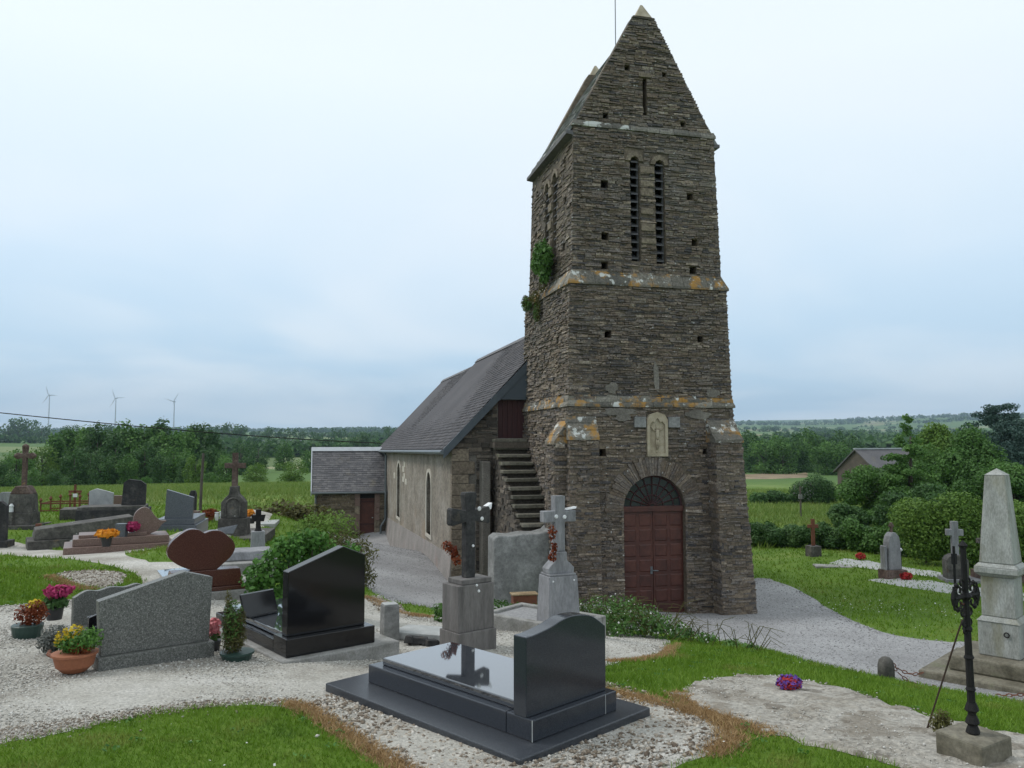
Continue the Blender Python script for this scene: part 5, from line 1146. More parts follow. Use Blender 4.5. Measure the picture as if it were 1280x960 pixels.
# pale headstone
p = at(125, 634, 21.5)
t = thing('tomb', 'pale marble headstone with pointed top on a dark slab', 'tomb', p, R(22)); profile_stele([(-.28, .0), (.30, .0), (.31, .36), (.20, .40), (-.10, .49), (-.28, .42)], .12, 'g_white', t, y0=.1); bx(t, 'slab', 'weath', -.9, .45, -.35, .5, -.35, -.01)
t = thing('headstone', 'small brown headstone between the pale and the dark headstones', 'headstone', at(145, 634, 23), R(15)); profile_stele([(-.22, -.3), (.22, -.3), (.22, .32), (-.22, .34)], .12, 'g_pink', t)
p = at(166, 652, 20.5)
t = thing('tomb', 'dark granite tomb with tall chamfered headstone', 'tomb', p, R(20)); bx(t, 'slab', 'weath_blk', -1.3, .40, -.2, .75, -.3, .32, .03, .03); bx(t, 'ledger', 'weath', -1.25, .30, -.12, .68, .321, .40); profile_stele([(-.30, .40), (.26, .40), (.27, .92), (.14, 1.02), (-.14, 1.06), (-.26, .98)], .18, 'weath_blk', t, y0=.2)
t = thing('tomb', 'low flat grey green marble tomb behind the long dark tomb', 'tomb', at(80, 663, 18.8), R(24)); bx(t, 'frame', 'g_green', -.6, .75, -.3, .5, -.25, .02); bx(t, 'ledger', 'g_green', -.55, .70, -.25, .40, .021, .09); bx(t, 'panel', 'g_white', -.3, .5, -.1, .2, .091, .12); bx(t, 'vase', 'rusty', -.55, -.43, -.29, -.2, .09, .2)
a = at(42, 682, 17.2)
t = thing('tomb', 'long dark weathered stone tomb with sloping lid by the path', 'tomb', a, R(33)); bx(t, 'base', 'weath', -.10, .95, -.08, 2.3, -.2, .10, bevel=.015) if 0 else None
bx(t, 'base', 'weath', -.12, 2.05, -.10, .85, -.25, .10, bevel=.015)
MB().hexa([(0, 0, .10), (1.95, 0, .10), (1.95, .75, .10), (0, .75, .10), (.02, .02, .33), (1.93, .02, .52), (1.93, .73, .52), (.02, .73, .33)]).build('chest', MT['weath'], t, bevel=.02)
t = thing('headstone', 'slim dark headstone beside the wooden pole', 'headstone', at(240, 640, 22), R(5)); profile_stele([(-.09, -.1), (.09, -.1), (.09, .48), (.05, .58), (-.05, .58), (-.09, .48)], .12, 'weath_blk', t)
t = thing('wooden_pole', 'thin weathered wooden pole standing among the left graves', 'pole', at(250, 642, 23.5)); MB().tube([(0, 0, -.2), (.02, 0, .9), (.05, 0, 1.75)], [.045, .04, .035], 7).build('pole', MT['wood'], t)
t = thing('flower_pot', 'square brown planter beside the wooden pole', 'flower pot', at(242, 648, 21.5), R(8)); bx(t, 'planter', 'g_pink', -.13, .13, -.1, .1, -.05, .20, -.02); bx(t, 'foot', 'g_pink', -.22, .22, -.15, .15, -.12, -.05)
t = thing('flower_pot', 'white pot beside the wooden pole', 'flower pot', at(251, 648, 21)); MB().lathe([(.06, -.05), (.09, .12), (.07, .12)], 10).build('pot', MT['potwhite'], t)
t = thing('flower_pot', 'bowl of rusty red plants near the tall stone cross', 'flower pot', at(263, 648, 22)); MB().lathe([(.07, -.05), (.11, .06)], 10).build('pot', MT['terracotta'], t); foliage('leaves', t, [(0, 0, .14, .22, .18, .12)], 200, .05, MT['leaf_rd'])
for (q, r_, lab) in ((271, 648, 'small white vase left of the tall stone cross'), (277, 647, 'white cup next to the small white vase')):
    t = thing('vase', lab, 'vase', at(q, r_, 21.5)); MB().lathe([(.04, -.05), (.06, .05), (.05, .13), (.065, .16)], 10).build('body', MT['potwhite'], t)
t = thing('flower_bouquet', 'orange and white flowers right of the tall stone cross', 'flowers', at(315, 652, 22)); petals(t, [(-.06, 0, .22, .12, .1, .1)], 160, .04, 'petal_or'); petals(t, [(.08, 0, .12, .1, .1, .08)], 100, .04, 'petal_wh', 'white_petals'); MB().lathe([(.06, -.05), (.09, .1)], 10).build('pot', MT['potdark'], t)
t = thing('grave_slab', 'pale grave slab behind the orange and white flowers', 'slab', at(318, 655, 23), R(10)); bx(t, 'slab', 'whitest', -.6, .6, -.3, .9, -.2, .03, bevel=.015)
# dark little statue-cross on a pedestal
p = at(322, 692, 15.2)
t = thing('statue_pedestal', 'small dark cast cross on a square grey pedestal', 'monument', p, R(20)); bx(t, 'pedestal', 'weath_lite', -.13, .13, -.13, .13, .0, .42, .01, .01); bx(t, 'foot', 'weath_lite', -.18, .15, -.2, .2, -.15, .0)
m = MB().tube([(0, 0, .42), (0, 0, .75)], [.05, .035], 8); m.lathe([(.07, 0), (.05, .05), (.03, .08)], 8, (0, 0, .42)); m.build('shaft', MT['iron'], t)
MB().hexa([(-.10, -.03, .60), (.10, -.03, .60), (.10, .03, .60), (-.10, .03, .60), (-.13, -.03, .72), (.13, -.03, .72), (.13, .03, .72), (-.13, .03, .72)]).box(-.05, .05, -.04, .04, .72, .82).build('cross_head', MT['iron'], t)
t = thing('grave_slab', 'pair of weathered grey slabs stacked before the small cast cross', 'slab', at(305, 704, 13.6), R(22)); bx(t, 'lower_slab', 'concrete', -.5, .55, -.35, .4, -.25, .05, bevel=.02); bx(t, 'upper_slab', 'weath_lite', -.42, .5, -.1, .55, .055, .2, .04, .04, bevel=.02)

# dark cross and grey cross in front of the tower
p = at(585, 812, 9.6)
X3 = thing('cross_monument', 'blackened stone cross with flared arms on a streaked stepped pedestal', 'cross', p, R(38))
bx(X3, 'plinth', 'weath_strk', -.27, .27, -.20, .20, -.2, .25); bx(X3, 'pedestal', 'weath_strk', -.255, .255, -.17, .17, .25, .78); bx(X3, 'shoulder', 'weath_strk', -.19, .235, -.15, .15, .783, .84)
latin(X3, 'weath_blk', 1.0, .56, .72, .13, .105, .84, .04)
for (x, z, r_) in ((.03, .70, .018), (.0, .77, .016), (.03, 1.21, .018), (.16, 1.52, .025), (.12, 1.64, .028)): MB().lathe([(r_, 0), (r_*.7, .012)], 10).build('enamel_medallion', MT['whiteenamel'], X3, loc=(x, -.172 if z < .8 else -.054, z)).rotation_euler = (R(90), 0, 0)
MB().hexa([(.18, -.05, 1.60), (.30, -.05, 1.63), (.30, .05, 1.63), (.18, .05, 1.60), (.20, -.04, 1.64), (.32, -.04, 1.70), (.32, .04, 1.70), (.20, .04, 1.64)]).build('white_bird', MT['whiteenamel'], X3)
t = thing('wreath', 'dried red leaf spray hung on the blackened cross', 'wreath', at(568, 690, 9.45)); foliage('leaves', t, [(-.08, 0, .07, .06, .05, .05), (-.02, 0, 0, .06, .05, .07), (.03, 0, -.09, .05, .05, .08)], 150, .028, MT['leaf_rd']); MB().tube([(-.12, 0, .1), (-.02, 0, 0), (.05, .02, -.15)], .006, 5).build('twig', MT['bark'], t)
p = at(698, 792, 11.2)
X4 = thing('cross_monument', 'pale grey stone cross with scrolled foot on a tapered pedestal', 'cross', p, R(24))
bx(X4, 'plinth', 'weath_lite', -.30, .30, -.24, .24, -.2, .07); bx(X4, 'pedestal', 'weath_lite', -.25, .25, -.19, .19, .07, .80, .035, .03); bx(X4, 'cap', 'weath_lite', -.20, .20, -.15, .15, .803, .83)
MB().prism([(-.19, .83), (.19, .83)]+list(reversed(curve([(-.19, .83), (-.20, .90), (-.15, .95), (-.09, 1.0), (-.085, 1.10)], 12)+[]))[:0]+[(.19, .83), (.20, .90), (.15, .95), (.095, 1.0), (.085, 1.12), (-.085, 1.12), (-.095, 1.0), (-.15, .95), (-.20, .90)], -.10, .10).build('scroll_foot', MT['weath_lite'], X4, bevel=.01)
latin(X4, 'weath_lite', .76, .50, .48, .155, .13, 1.12)
for (x, z) in ((-.06, 1.60), (.07, 1.59)): MB().lathe([(.03, 0), (.02, .012)], 12).build('enamel_medallion', MT['whiteenamel'], X4, loc=(x, -.066, z)).rotation_euler = (R(90), 0, 0)
for x in (-.16, .16): MB().lathe([(.014, 0), (.01, .01)], 8).build('stud', MT['whiteenamel'], X4, loc=(x, -.165, .74)).rotation_euler = (R(90), 0, 0)
MB().hexa([(.10, -.06, 1.685), (.25, -.06, 1.70), (.25, .05, 1.70), (.10, .05, 1.685), (.12, -.05, 1.70), (.27, -.05, 1.725), (.27, .04, 1.725), (.12, .04, 1.70)]).build('white_palm', MT['whiteenamel'], X4)
t = thing('wreath', 'dried red leaf garland hanging on the pale grey cross', 'wreath', at(691, 682, 10.95)); foliage('leaves', t, [(0, 0, .17, .06, .05, .10), (.02, 0, -.02, .04, .04, .08), (.0, 0, -.15, .06, .05, .06)], 170, .026, MT['leaf_rd']); MB().tube([(0, 0, .28), (.02, 0, 0), (0, 0, -.2)], .006, 5).build('twig', MT['bark'], t)
# kerbed plot behind the foreground tomb
a = at(601, 772, 11.6)
t = thing('kerbed_grave', 'low stone kerb round a gravel grave between the two crosses', 'grave', (a[0], a[1], a[2]), R(-38)); 
for q in [(0, 1.5, 0, .10), (0, 1.5, .85, .95), (0, .10, .103, .847), (1.4, 1.5, .103, .847)]: bx(t, 'kerb_stone', 'concrete', q[0], q[1], q[2], q[3], -.35, .07, bevel=.015)
bx(t, 'gravel_fill', 'gravelgr', .10, 1.4, .10, .85, -.35, .03, bevel=0)
t = thing('stone_block', 'small square grey block with white top by the black tomb', 'stone', at(487, 790, 10.0), R(25)); bx(t, 'block', 'cement', -.10, .10, -.10, .10, -.1, .33, .008, .008); bx(t, 'cap', 'whitest', -.085, .085, -.085, .085, .33, .35)
t = thing('grave_slab', 'white broken slab lying flat in the gravel by the blackened cross', 'slab', at(528, 792, 10.1), R(-20)); MB().hexa([(-.35, -.2, -.05), (.35, -.15, -.05), (.35, .25, -.05), (-.3, .2, -.05), (-.35, -.2, .04), (.35, -.15, .04), (.35, .25, .05), (-.3, .2, .05)]).build('slab', MT['whitest'], t, bevel=.01)
for i, (q, r_, w_) in enumerate([(525, 801, .14), (540, 804, .11), (513, 799, .10), (531, 808, .08)]):
    t = thing('broken_stone', ['longest dark stone fragment in front of the white slab', 'rightmost dark stone fragment by the streaked pedestal', 'leftmost dark stone fragment near the white slab', 'smallest and nearest dark stone fragment in the gravel'][i], 'stone', at(q, r_, 9.7), R(40*i), 'broken stone fragments'); MB().hexa([(-w_, -.06, -.03), (w_, -.05, -.03), (w_*.8, .07, -.03), (-w_*.9, .06, -.03), (-w_*.8, -.04, .05), (w_*.7, -.03, .03), (w_*.6, .05, .04), (-w_*.7, .04, .06)]).build('fragment', MT['weath_blk'], t, bevel=.01)
t = thing('planter_box', 'rusty orange box standing against the cement block', 'box', at(655, 762, 16.3), R(12)); bx(t, 'box', 'rusty', -.24, .24, -.12, .12, -.1, .30); bx(t, 'lid', 'deadsoil', -.27, .27, -.14, .14, .30, .33)

# ------------------------------------------------------------------ pots and plants near the speckled tomb
def pot_plant(name, label, pos, prof, potmat, parts, cat='potted plant'):
    t = thing(name, label, cat, pos); MB().lathe(prof, 20).build('pot', MT[potmat], t, smooth=False)
    r_ = prof[-1][0]; MB().lathe([(r_*.5, prof[-1][1]-.03), (r_*.92, prof[-1][1]-.02)], 16).build('soil', MT['soil'], t)
    for (nm, lobes, n, s_, mt, asp) in parts: foliage(nm, t, lobes, n, s_, MT[mt], aspect=asp, f=14)
    return t
g = at(93, 836, 7.45)
pot_plant('potted_plant', 'terracotta bowl of yellow flowering plant at the corner of the speckled tomb', g, [(.10, -.02), (.155, .03), (.18, .125), (.195, .13), (.195, .15), (.17, .15)], 'terracotta',
          [('leaves', [(.02, 0, .24, .17, .15, .10), (.13, 0, .27, .12, .12, .10), (-.06, 0, .22, .10, .1, .09)], 900, .022, 'leaf_br', .35), ('yellow_flowers', [(-.10, 0, .27, .09, .09, .09), (-.02, 0, .33, .08, .08, .08)], 180, .018, 'petal_yl', .6), ('red_stems', [(.08, -.05, .19, .1, .08, .05)], 160, .02, 'leaf_rd', .3)])
g = at(34, 796, 9.0)
pot_plant('potted_plant', 'dark green round pot of orange red foliage near the left edge', g, [(.13, -.02), (.15, .06), (.16, .13), (.15, .14)], 'potgreen', [('leaves', [(.03, 0, .24, .17, .15, .12), (.10, 0, .30, .10, .1, .1)], 700, .024, 'leaf_rd', .4), ('yellow_tips', [(.05, 0, .36, .08, .08, .05)], 90, .02, 'petal_yl', .5)])
g = at(68, 772, 9.6)
pot_plant('potted_plant', 'pot of magenta cyclamen behind the orange red foliage', g, [(.08, -.02), (.10, .12), (.095, .12)], 'potdark', [('leaves', [(0, 0, .17, .14, .13, .08)], 350, .028, 'leaf_dk', .7), ('flowers', [(.02, 0, .30, .14, .12, .08), (.12, 0, .32, .1, .1, .06)], 260, .03, 'petal_mg', .6)])
t = bush('silver_shrub', 'silvery grey cushion plant beside the yellow flowering bowl', at(66, 815, 8.2), [(0, 0, .12, .13, .13, .14), (.06, .02, .16, .1, .1, .1), (-.06, 0, .1, .1, .1, .1)], 900, .018, 'leaf_sv', 'plant')
t = thing('wooden_edging', 'low curved brown edging before the silvery cushion plant', 'edging', at(60, 822, 7.9), R(-25)); MB().tube([(-.12, .1, .02), (0, 0, .03), (.15, -.04, .03), (.25, -.02, .03)], .02, 6).build('rail', MT['rusty'], t)
g = at(296, 834, 8.1)
pot_plant('potted_plant', 'narrow dwarf conifer in a green bowl beside the speckled tomb', g, [(.10, -.02), (.125, .03), (.15, .13), (.165, .135), (.165, .155), (.14, .15)], 'potgreen',
          [('foliage', [(-.05, 0, .24, .10, .10, .16), (-.06, 0, .42, .09, .09, .16), (-.10, 0, .60, .035, .035, .16), (.03, 0, .46, .05, .05, .12), (.0, 0, .3, .09, .09, .12)], 2600, .02, 'leaf_bn', .25), ('green_shoots', [(-.05, 0, .40, .11, .10, .26)], 900, .02, 'leaf_md', .25)])
g = at(266, 815, 8.5)
pot_plant('potted_plant', 'small pot of pink flowers tucked behind the dwarf conifer', g, [(.06, -.02), (.08, .12), (.075, .12)], 'potdark', [('leaves', [(0, 0, .16, .07, .07, .06)], 120, .02, 'leaf_dk', .6), ('flowers', [(0, 0, .25, .07, .07, .10)], 220, .022, 'petal_pk', .8)])

# shrubs behind the black tomb
q = at(372, 735, 11.3)
t = bush('hydrangea_bush', 'large leaved dark green bush behind the black headstone', q, [(-.42, 0, .22, .26, .3, .28), (-.15, 0, .40, .32, .3, .32), (.12, .1, .48, .32, .3, .32), (.38, .15, .36, .26, .3, .28), (.62, .25, .34, .26, .3, .26), (-.58, 0, .12, .2, .3, .2), (-.1, -.15, .60, .24, .24, .18), (.22, 0, .68, .2, .2, .14)], 6000, .036, 'leaf_br', aspect=.7)
petals(t, [(.1, -.1, .72, .35, .3, .12), (.4, 0, .5, .2, .3, .1)], 36, .018, 'petal_wh', 'white_flowers')
q = at(408, 692, 17.5)
bush('rounded_shrub', 'light green rounded shrub turning brown on its right side', q, [(-.25, 0, .45, .5, .5, .42), (.1, 0, .5, .55, .5, .45), (-.5, .1, .35, .35, .4, .35)], 5200, .045, 'leaf_yl', aspect=.3)
bush('rounded_shrub', 'brown green half of the low shrub in front of the annex', at(432, 700, 17.0), [(0, 0, .25, .55, .5, .40), (.3, 0, .05, .4, .4, .35), (-.3, -.1, .2, .4, .4, .35)], 3600, .045, 'leaf_bn', aspect=.3)
bush('heath_shrub', 'low brownish thicket at the edge of the meadow left of the annex', at(352, 660, 29), [(-1.2, 0, .3, .9, .6, .5), (0, 0, .4, 1.0, .6, .55), (1.1, 0, .4, .8, .6, .5)], 3200, .09, 'leaf_bn')
bush('small_weed', 'small green weed tuft by the blackened cross', at(550, 768, 12.5), [(0, 0, .08, .12, .1, .1)], 160, .035, 'leaf_md', 'weed', stems=False)

# sprawling white-flowered shrub in front of the tower
t = thing('flowering_shrub', 'sprawling white flowered shrub in front of the church door', 'shrub', at(770, 790, 13.4))
o = Vector(t.location)
def rel(px_, py_, Y): q = at(px_, py_, Y); return (q[0]-o[0], q[1]-o[1], q[2]-o[2])
lob = []
for (q, r_, Y, s1, s2) in [(745, 768, 13.6, .42, .30), (775, 768, 13.5, .45, .32), (800, 775, 13.3, .42, .28), (760, 783, 13.0, .4, .2), (825, 783, 13.2, .4, .2), (855, 790, 12.8, .28, .10), (885, 797, 12.3, .20, .06), (915, 804, 11.8, .16, .05), (720, 772, 13.8, .3, .25), (938, 808, 11.5, .12, .06)]: lob.append((*rel(q, r_, Y), s1, s1, s2))
foliage('foliage', t, lob, 5200, .034, MT['leaf_md'], aspect=.4, f=5, shell=.2); petals(t, lob, 300, .018, 'petal_wh', 'white_flowers')
m = MB()
for i in range(110):
    L_ = lob[rnd.randrange(len(lob))]; p0 = (L_[0]+rnd.uniform(-.3, .3), L_[1]+rnd.uniform(-.3, .3), L_[2]-.1); w_ = rnd.uniform(-.6, .6); h = rnd.uniform(.25, .6)
    m.tube([p0, (p0[0]+w_*.5, p0[1]-.1, p0[2]+h*.8), (p0[0]+w_, p0[1]-.2, p0[2]+h*rnd.uniform(.5, 1))], [.006, .005, .003], 4)
m.build('twigs', MT['leaf_bn'], t)['kind'] = 'stuff'
t = thing('flowering_shrub', 'low white flowered plants at the foot of the cement block', 'shrub', at(640, 766, 16.0)); o = Vector(t.location)
lob = [(*rel(q, r_, 15.8), .3, .25, .16) for q, r_ in ((622, 760), (645, 764), (668, 766), (688, 768), (700, 770))]
foliage('foliage', t, lob, 1500, .04, MT['leaf_md'], aspect=.45); petals(t, lob, 110, .022, 'petal_wh', 'white_flowers')
# the bush and trailing grasses growing from the tower's side
def chp(x, y, z): return church.matrix_basis @ Vector((x, y, z))
cl_ = chp(-1.99, .02, 8.2)
t = thing('wall_fern', 'green bush rooted in the side of the tower above the ledge', 'wall plant', cl_, PSI)
foliage('foliage', t, [(-.08, -.15, .25, .18, .42, .34), (-.1, -.55, .05, .18, .34, .32), (-.05, .3, .1, .15, .3, .25), (-.05, -.35, -.25, .14, .3, .25)], 1900, .05, MT['leaf_md'], f=6); MB().tube([(.15, 0, -.1), (0, -.1, 0), (-.08, -.2, .2)], .02, 5).build('stem', MT['bark'], t)
t = thing('wall_grass', 'trailing grass tufts on the tower ledge', 'wall plant', chp(-2.0, .3, 7.45), PSI)
foliage('foliage', t, [(-.05, .2, .05, .1, .35, .15), (-.06, 1.0, .05, .12, .3, .16), (-.03, .05, -.3, .06, .2, .3), (-.02, -.4, .25, .08, .25, .22), (0, 1.35, .12, .08, .12, .18)], 1100, .045, MT['leaf_bn'], aspect=.2, f=6)
foliage('green_tufts', t, [(-.06, .95, .0, .12, .3, .2), (-.05, .1, -.35, .06, .2, .25)], 500, .045, MT['leaf_md'], aspect=.2)

# ------------------------------------------------------------------ right-hand graves
def curl(m, c, r, a0, a1, rad=.012, pl='x', n=12, shrink=.35):
    P = []
    for i in range(n+1):
        t_ = i/n; a = a0+(a1-a0)*t_; q = r*(1-shrink*t_); P.append((c[0]+q*math.cos(a), c[1], c[2]+q*math.sin(a)))
    m.tube(P, rad, 5)
p = at(1218, 948, 5.25)
IC = thing('iron_cross', 'ornate black iron cross on a stone block in the right foreground', 'cross', p, R(30))
IC.rotation_euler = (0, R(-1.5), R(30))
MB().hexa([(-.17, -.15, -.2), (.17, -.15, -.2), (.17, .15, -.2), (-.17, .15, -.2), (-.17, -.15, .15), (.17, -.15, .15), (.17, .15, .16), (-.17, .15, .17)]).build('stone_base', MT['obstep'], IC, bevel=.015)
m = MB().tube([(0, 0, .15), (0, 0, .6), (0, 0, 1.34)], [.026, .023, .018], 8)
for z in (.20, .26, .34): m.lathe([(.028, 0), (.044, .015), (.036, .04), (.028, .06)], 8, (0, 0, z-.05))
for z in (.42, .62, .80): m.lathe([(.024, 0), (.032, .012), (.024, .03)], 8, (0, 0, z))
m.lathe([(.0, -.05), (.04, 0), (.0, .05)], 8, (0, 0, 1.02)); m.lathe([(.022, 0), (.028, .015), (.0, .05)], 8, (0, 0, 1.33))
m.build('shaft', MT['iron'], IC)
for s_ in (-1, 1):
    m = MB().tube([(s_*.02, 0, 1.02), (s_*.13, 0, 1.02)], .015, 6); m.prism([(s_*.10, 1.005), (s_*.135, .975), (s_*.148, 1.02), (s_*.135, 1.065), (s_*.10, 1.035)], -.010, .010); m.tube([(s_*.125, 0, .945), (s_*.135, 0, 1.02), (s_*.125, 0, 1.095)], [.007, .013, .007], 6)
    for (cx, cz, r_, a0, da, rd) in ((.115, 1.072, .042, -90, 320, .011), (.115, .968, .042, 90, -320, .011), (.06, 1.06, .03, -90, -280, .009), (.06, .98, .03, 90, 280, .009), (.165, 1.05, .026, -90, 290, .010), (.165, .99, .026, 90, -290, .010), (.05, 1.13, .034, -90, 260, .010), (.05, .90, .038, 90, -280, .011), (.045, .82, .030, 90, -260, .010), (.04, .76, .022, 90, -260, .009)):
        curl(m, (s_*cx*.66, 0, 1.02+(cz-1.02)*.85), r_*.72, R(a0 if s_ > 0 else 180-a0), R(a0 if s_ > 0 else 180-a0)+s_*R(da), rd*.75)
    for (cx, cz) in ((.185, 1.02), (.14, 1.11), (.14, .93), (.10, 1.02)): m.lathe([(.0, -.018), (.014, -.006), (.015, .006), (.0, .02)], 7, (s_*cx*.66, 0, 1.02+(cz-1.02)*.85))
    m.build('arm', MT['iron'], IC)
a = at(1156, 910, 5.95); b = at(1203, 775, 5.55)
t = thing('iron_stay', 'thin rusty iron rod propping the black iron cross', 'rod', a); MB().tube([(0, 0, -.05), tuple((b-a)*.9), tuple(b-a), tuple((b-a)+np.array([.04, -.02, .0]))], .006, 6).build('rod', MT['rod'], t)
bush('small_plant', 'small brownish green plant at the foot of the black iron cross', at(1176, 915, 5.75), [(0, 0, .06, .07, .07, .07), (.02, 0, .10, .06, .06, .05)], 420, .018, 'leaf_bn', 'plant', aspect=.3, stems=False)
t = thing('flower_bouquet', 'red and violet flower bouquet lying on the sandy plot', 'flowers', at(987, 867, 7.25)); MB().lathe([(.05, -.02), (.075, .05), (.07, .05)], 12).build('pot', MT['potdark'], t); petals(t, [(0, 0, .09, .10, .09, .06)], 200, .018, 'petal_rd'); petals(t, [(.0, 0, .095, .105, .09, .065)], 190, .018, 'petal_vi', 'violet_petals')
# obelisk
c = at(1256, 829, 11.0)
OB = thing('obelisk', 'pale lichened granite obelisk on two mossy steps at the right edge', 'monument', (c[0], c[1], c[2]-.03), R(45))
def sqb(name, mat, a, b, z0, z1, bev=.012): return MB().box(-a, a, -a, a, z0, z1, a-b, a-b).build(name, MT[mat], OB, bevel=bev)
sqb('lower_step', 'obstep', .83, .83, -.55, -.05, .025); sqb('upper_step', 'obstep', .54, .54, -.047, .15, .025)
sqb('base_block', 'obelisk', .245, .245, .153, .60); sqb('moulding', 'obelisk', .258, .205, .603, .665, .006); sqb('die', 'obelisk', .203, .200, .668, 1.19)
sqb('cornice_bed', 'obelisk', .205, .25, 1.193, 1.235, .004); sqb('cornice', 'obelisk', .262, .262, 1.238, 1.32); sqb('cornice_slope', 'obelisk', .258, .215, 1.323, 1.37, .004)
sqb('shaft', 'obelisk', .208, .122, 1.373, 2.55); MB().add([(-.124, -.124, 2.552), (.124, -.124, 2.552), (.124, .124, 2.552), (-.124, .124, 2.552), (0, 0, 2.64)], [(0, 1, 4), (1, 2, 4), (2, 3, 4), (3, 0, 4), (3, 2, 1, 0)]).build('tip', MT['obelisk'], OB)
m = MB(); P = [(-.262, -.1+.03*math.cos(a_), .46+.03*math.sin(a_)) for a_ in np.linspace(0, 6.28, 12)]; m.tube(P, .008, 5); m.build('iron_ring', MT['iron'], OB)
p1 = at(1108, 850, 10.5)
t = thing('stone_bollard', 'small round headed stone bollard holding the chain', 'bollard', p1); MB().lathe([(.105, -.2), (.10, .18), (.085, .25), (.05, .285), (.0, .30)], 14).build('post', MT['weath'], t, smooth=True)
def chain(label, a, b, sag):
    a, b = Vector(a), Vector(b); t = thing('chain', label, 'chain', a); L_ = (b-a).length; n = int(L_/.055); d = (b-a)
    for i in range(n):
        k = i/(n-1); p = d*k+Vector((0, 0, -sag*4*k*(1-k))); q = d*((i+1)/(n-1))+Vector((0, 0, -sag*4*((i+1)/(n-1))*(1-(i+1)/(n-1)))); ax = (q-p).normalized(); s_ = ax.cross(Vector((0, 0, 1))).normalized(); u_ = s_ if i % 2 else ax.cross(s_)
        P = [p+ax*(.036*math.cos(w_))+u_*(.018*math.sin(w_)) for w_ in np.linspace(0, 2*math.pi, 9)]; MB().tube(P, .0065, 4, cap=False).build('chain_link', MT['rusty'], t)
e1 = at(1150, 838, 10.55); chain('rusty chain from the bollard to the obelisk steps', p1+np.array([.1, 0, .19]), (e1[0], e1[1]-.02, e1[2]-.03), .05)
chain('slack rusty chain lower down between bollard and obelisk steps', p1+np.array([.1, -.03, .15]), (e1[0]+.0, e1[1]-.10, e1[2]-.16), .06)
e2 = at(1290, 870, 9.75); chain('rusty chain hanging along the front of the obelisk steps', (e1[0]+.1, e1[1]-.15, e1[2]-.16), (e2[0], e2[1], e2[2]+.03), .06)
# far right graves
p = at(1017, 697, 26); t = thing('iron_cross', 'thin rusty cross on a grey stone block before the hedge', 'cross', p, R(10)); bx(t, 'stone_base', 'weath', -.18, .18, -.18, .18, -.2, .38); latin(t, 'rusty', .85, .36, .62, .11, .07, .38)
p = at(1116, 724, 21.8); t = thing('headstone', 'narrow pale stele with a pointed brown cross top', 'headstone', p, R(14)); bx(t, 'base', 'weath_brn', -.30, .30, -.2, .2, -.2, .26); MB().prism([(-.20, .26), (.20, .26), (.18, 1.0), (.14, 1.15), (.05, 1.25), (-.05, 1.25), (-.14, 1.15), (-.18, 1.0)], -.12, .12).build('stele', MT['weath_lite'], t, bevel=.02); MB().box(-.30, -.225, -.1, .1, .26, .9).build('side_pier', MT['weath_lite'], t, bevel=.02); latin(t, 'weath_brn', .26, .15, .17, .06, .06, 1.25)
t = thing('grave_slab', 'small flat grave slab set in the right lawn', 'slab', G(1042, 708), R(-10)); bx(t, 'slab', 'concrete', -.55, .55, -.25, .25, -.2, .03, bevel=.02)
for (q, r_, Y, lab) in ((1076, 700, 0, 'red flowers on the further pale slab'), (1133, 726, 0, 'red flowers beside the narrow pale stele')):
    t = thing('flower_bouquet', lab, 'flowers', G(q, r_)); petals(t, [(0, 0, .12, .15, .12, .09)], 200, .035, 'petal_rd'); MB().lathe([(.06, -.1), (.08, .03)], 10).build('pot', MT['potdark'], t)
t = thing('lantern', 'white lamp globe beside the narrow pale stele', 'lantern', at(1126, 690, 22.3)); MB().lathe([(.01, -.05), (.055, 0), (.01, .05)], 10, (0, 0, .06)).build('globe', MT['potwhite'], t, smooth=True); MB().tube([(0, 0, -.8), (0, 0, .02)], .015, 6).build('stem', MT['iron'], t)
p = at(1195, 724, 20.8); t = thing('cross_monument', 'grey stone cross with shouldered pedestal before the hedge', 'cross', p, R(-12)); MB().prism([(-.26, -.2), (.26, -.2), (.26, .50), (.20, .58), (.10, .63), (-.10, .63), (-.20, .58), (-.26, .50)], -.2, .2).build('pedestal', MT['weath'], t, bevel=.02); bx(t, 'footing', 'weath_lite', -.3, 1.1, -.3, .5, -.3, .03); latin(t, 'weath_lite', .85, .40, .57, .16, .14, .62)
p = at(1194, 734, 19.6); t = thing('iron_grave_marker', 'thin black iron marker post before the grey stone cross', 'marker', p); MB().tube([(0, 0, -.1), (0, 0, .98)], .03, 6).box(-.06, .06, -.02, .02, .55, .80).build('post', MT['iron'], t)
t = thing('headstone', 'low grey headstone half hidden behind the obelisk', 'headstone', at(1232, 712, 21.2), R(5)); latin(t, 'weath', 1.25, .4, .95, .13, .12, -.2); bx(t, 'slab', 'weath_brn', -.5, .9, -.9, -.1, -.3, .05)
def flat_slab(label, pix, mat, dz): o_ = sheet('grave_slab', world_poly(pix, .01, .4, 0), MT[mat], dz, .4); del o_['kind']; tag(o_, label, 'slab')
flat_slab('long pale concrete grave strip in front of the narrow stele', [(1085, 725), (1110, 721), (1200, 732), (1290, 742), (1290, 753), (1200, 744), (1130, 734)], 'whitest', .035)
flat_slab('pale grave strip further back behind the narrow stele', [(1036, 704), (1056, 698), (1115, 706), (1178, 716), (1176, 722), (1110, 714)], 'whitest', .035)
# clover flowers on the right lawn
n = 150; X = rng.normal(8.2, .9, n); Y = 17.6+rng.normal(0, .8, n)+(X-8.2)*-.5; Z = ground(X, Y)+.05
V, Q = leafcloud(np.c_[X, Y, Z], np.tile([0, 0, 1.], (n, 1)), .015, .9, .3); tag(npmesh('clover_flowers', V, Q, rng.random(n), MT['petal_wh']), 'white clover flowers dotted over the right lawn', 'flowers', kind='stuff')

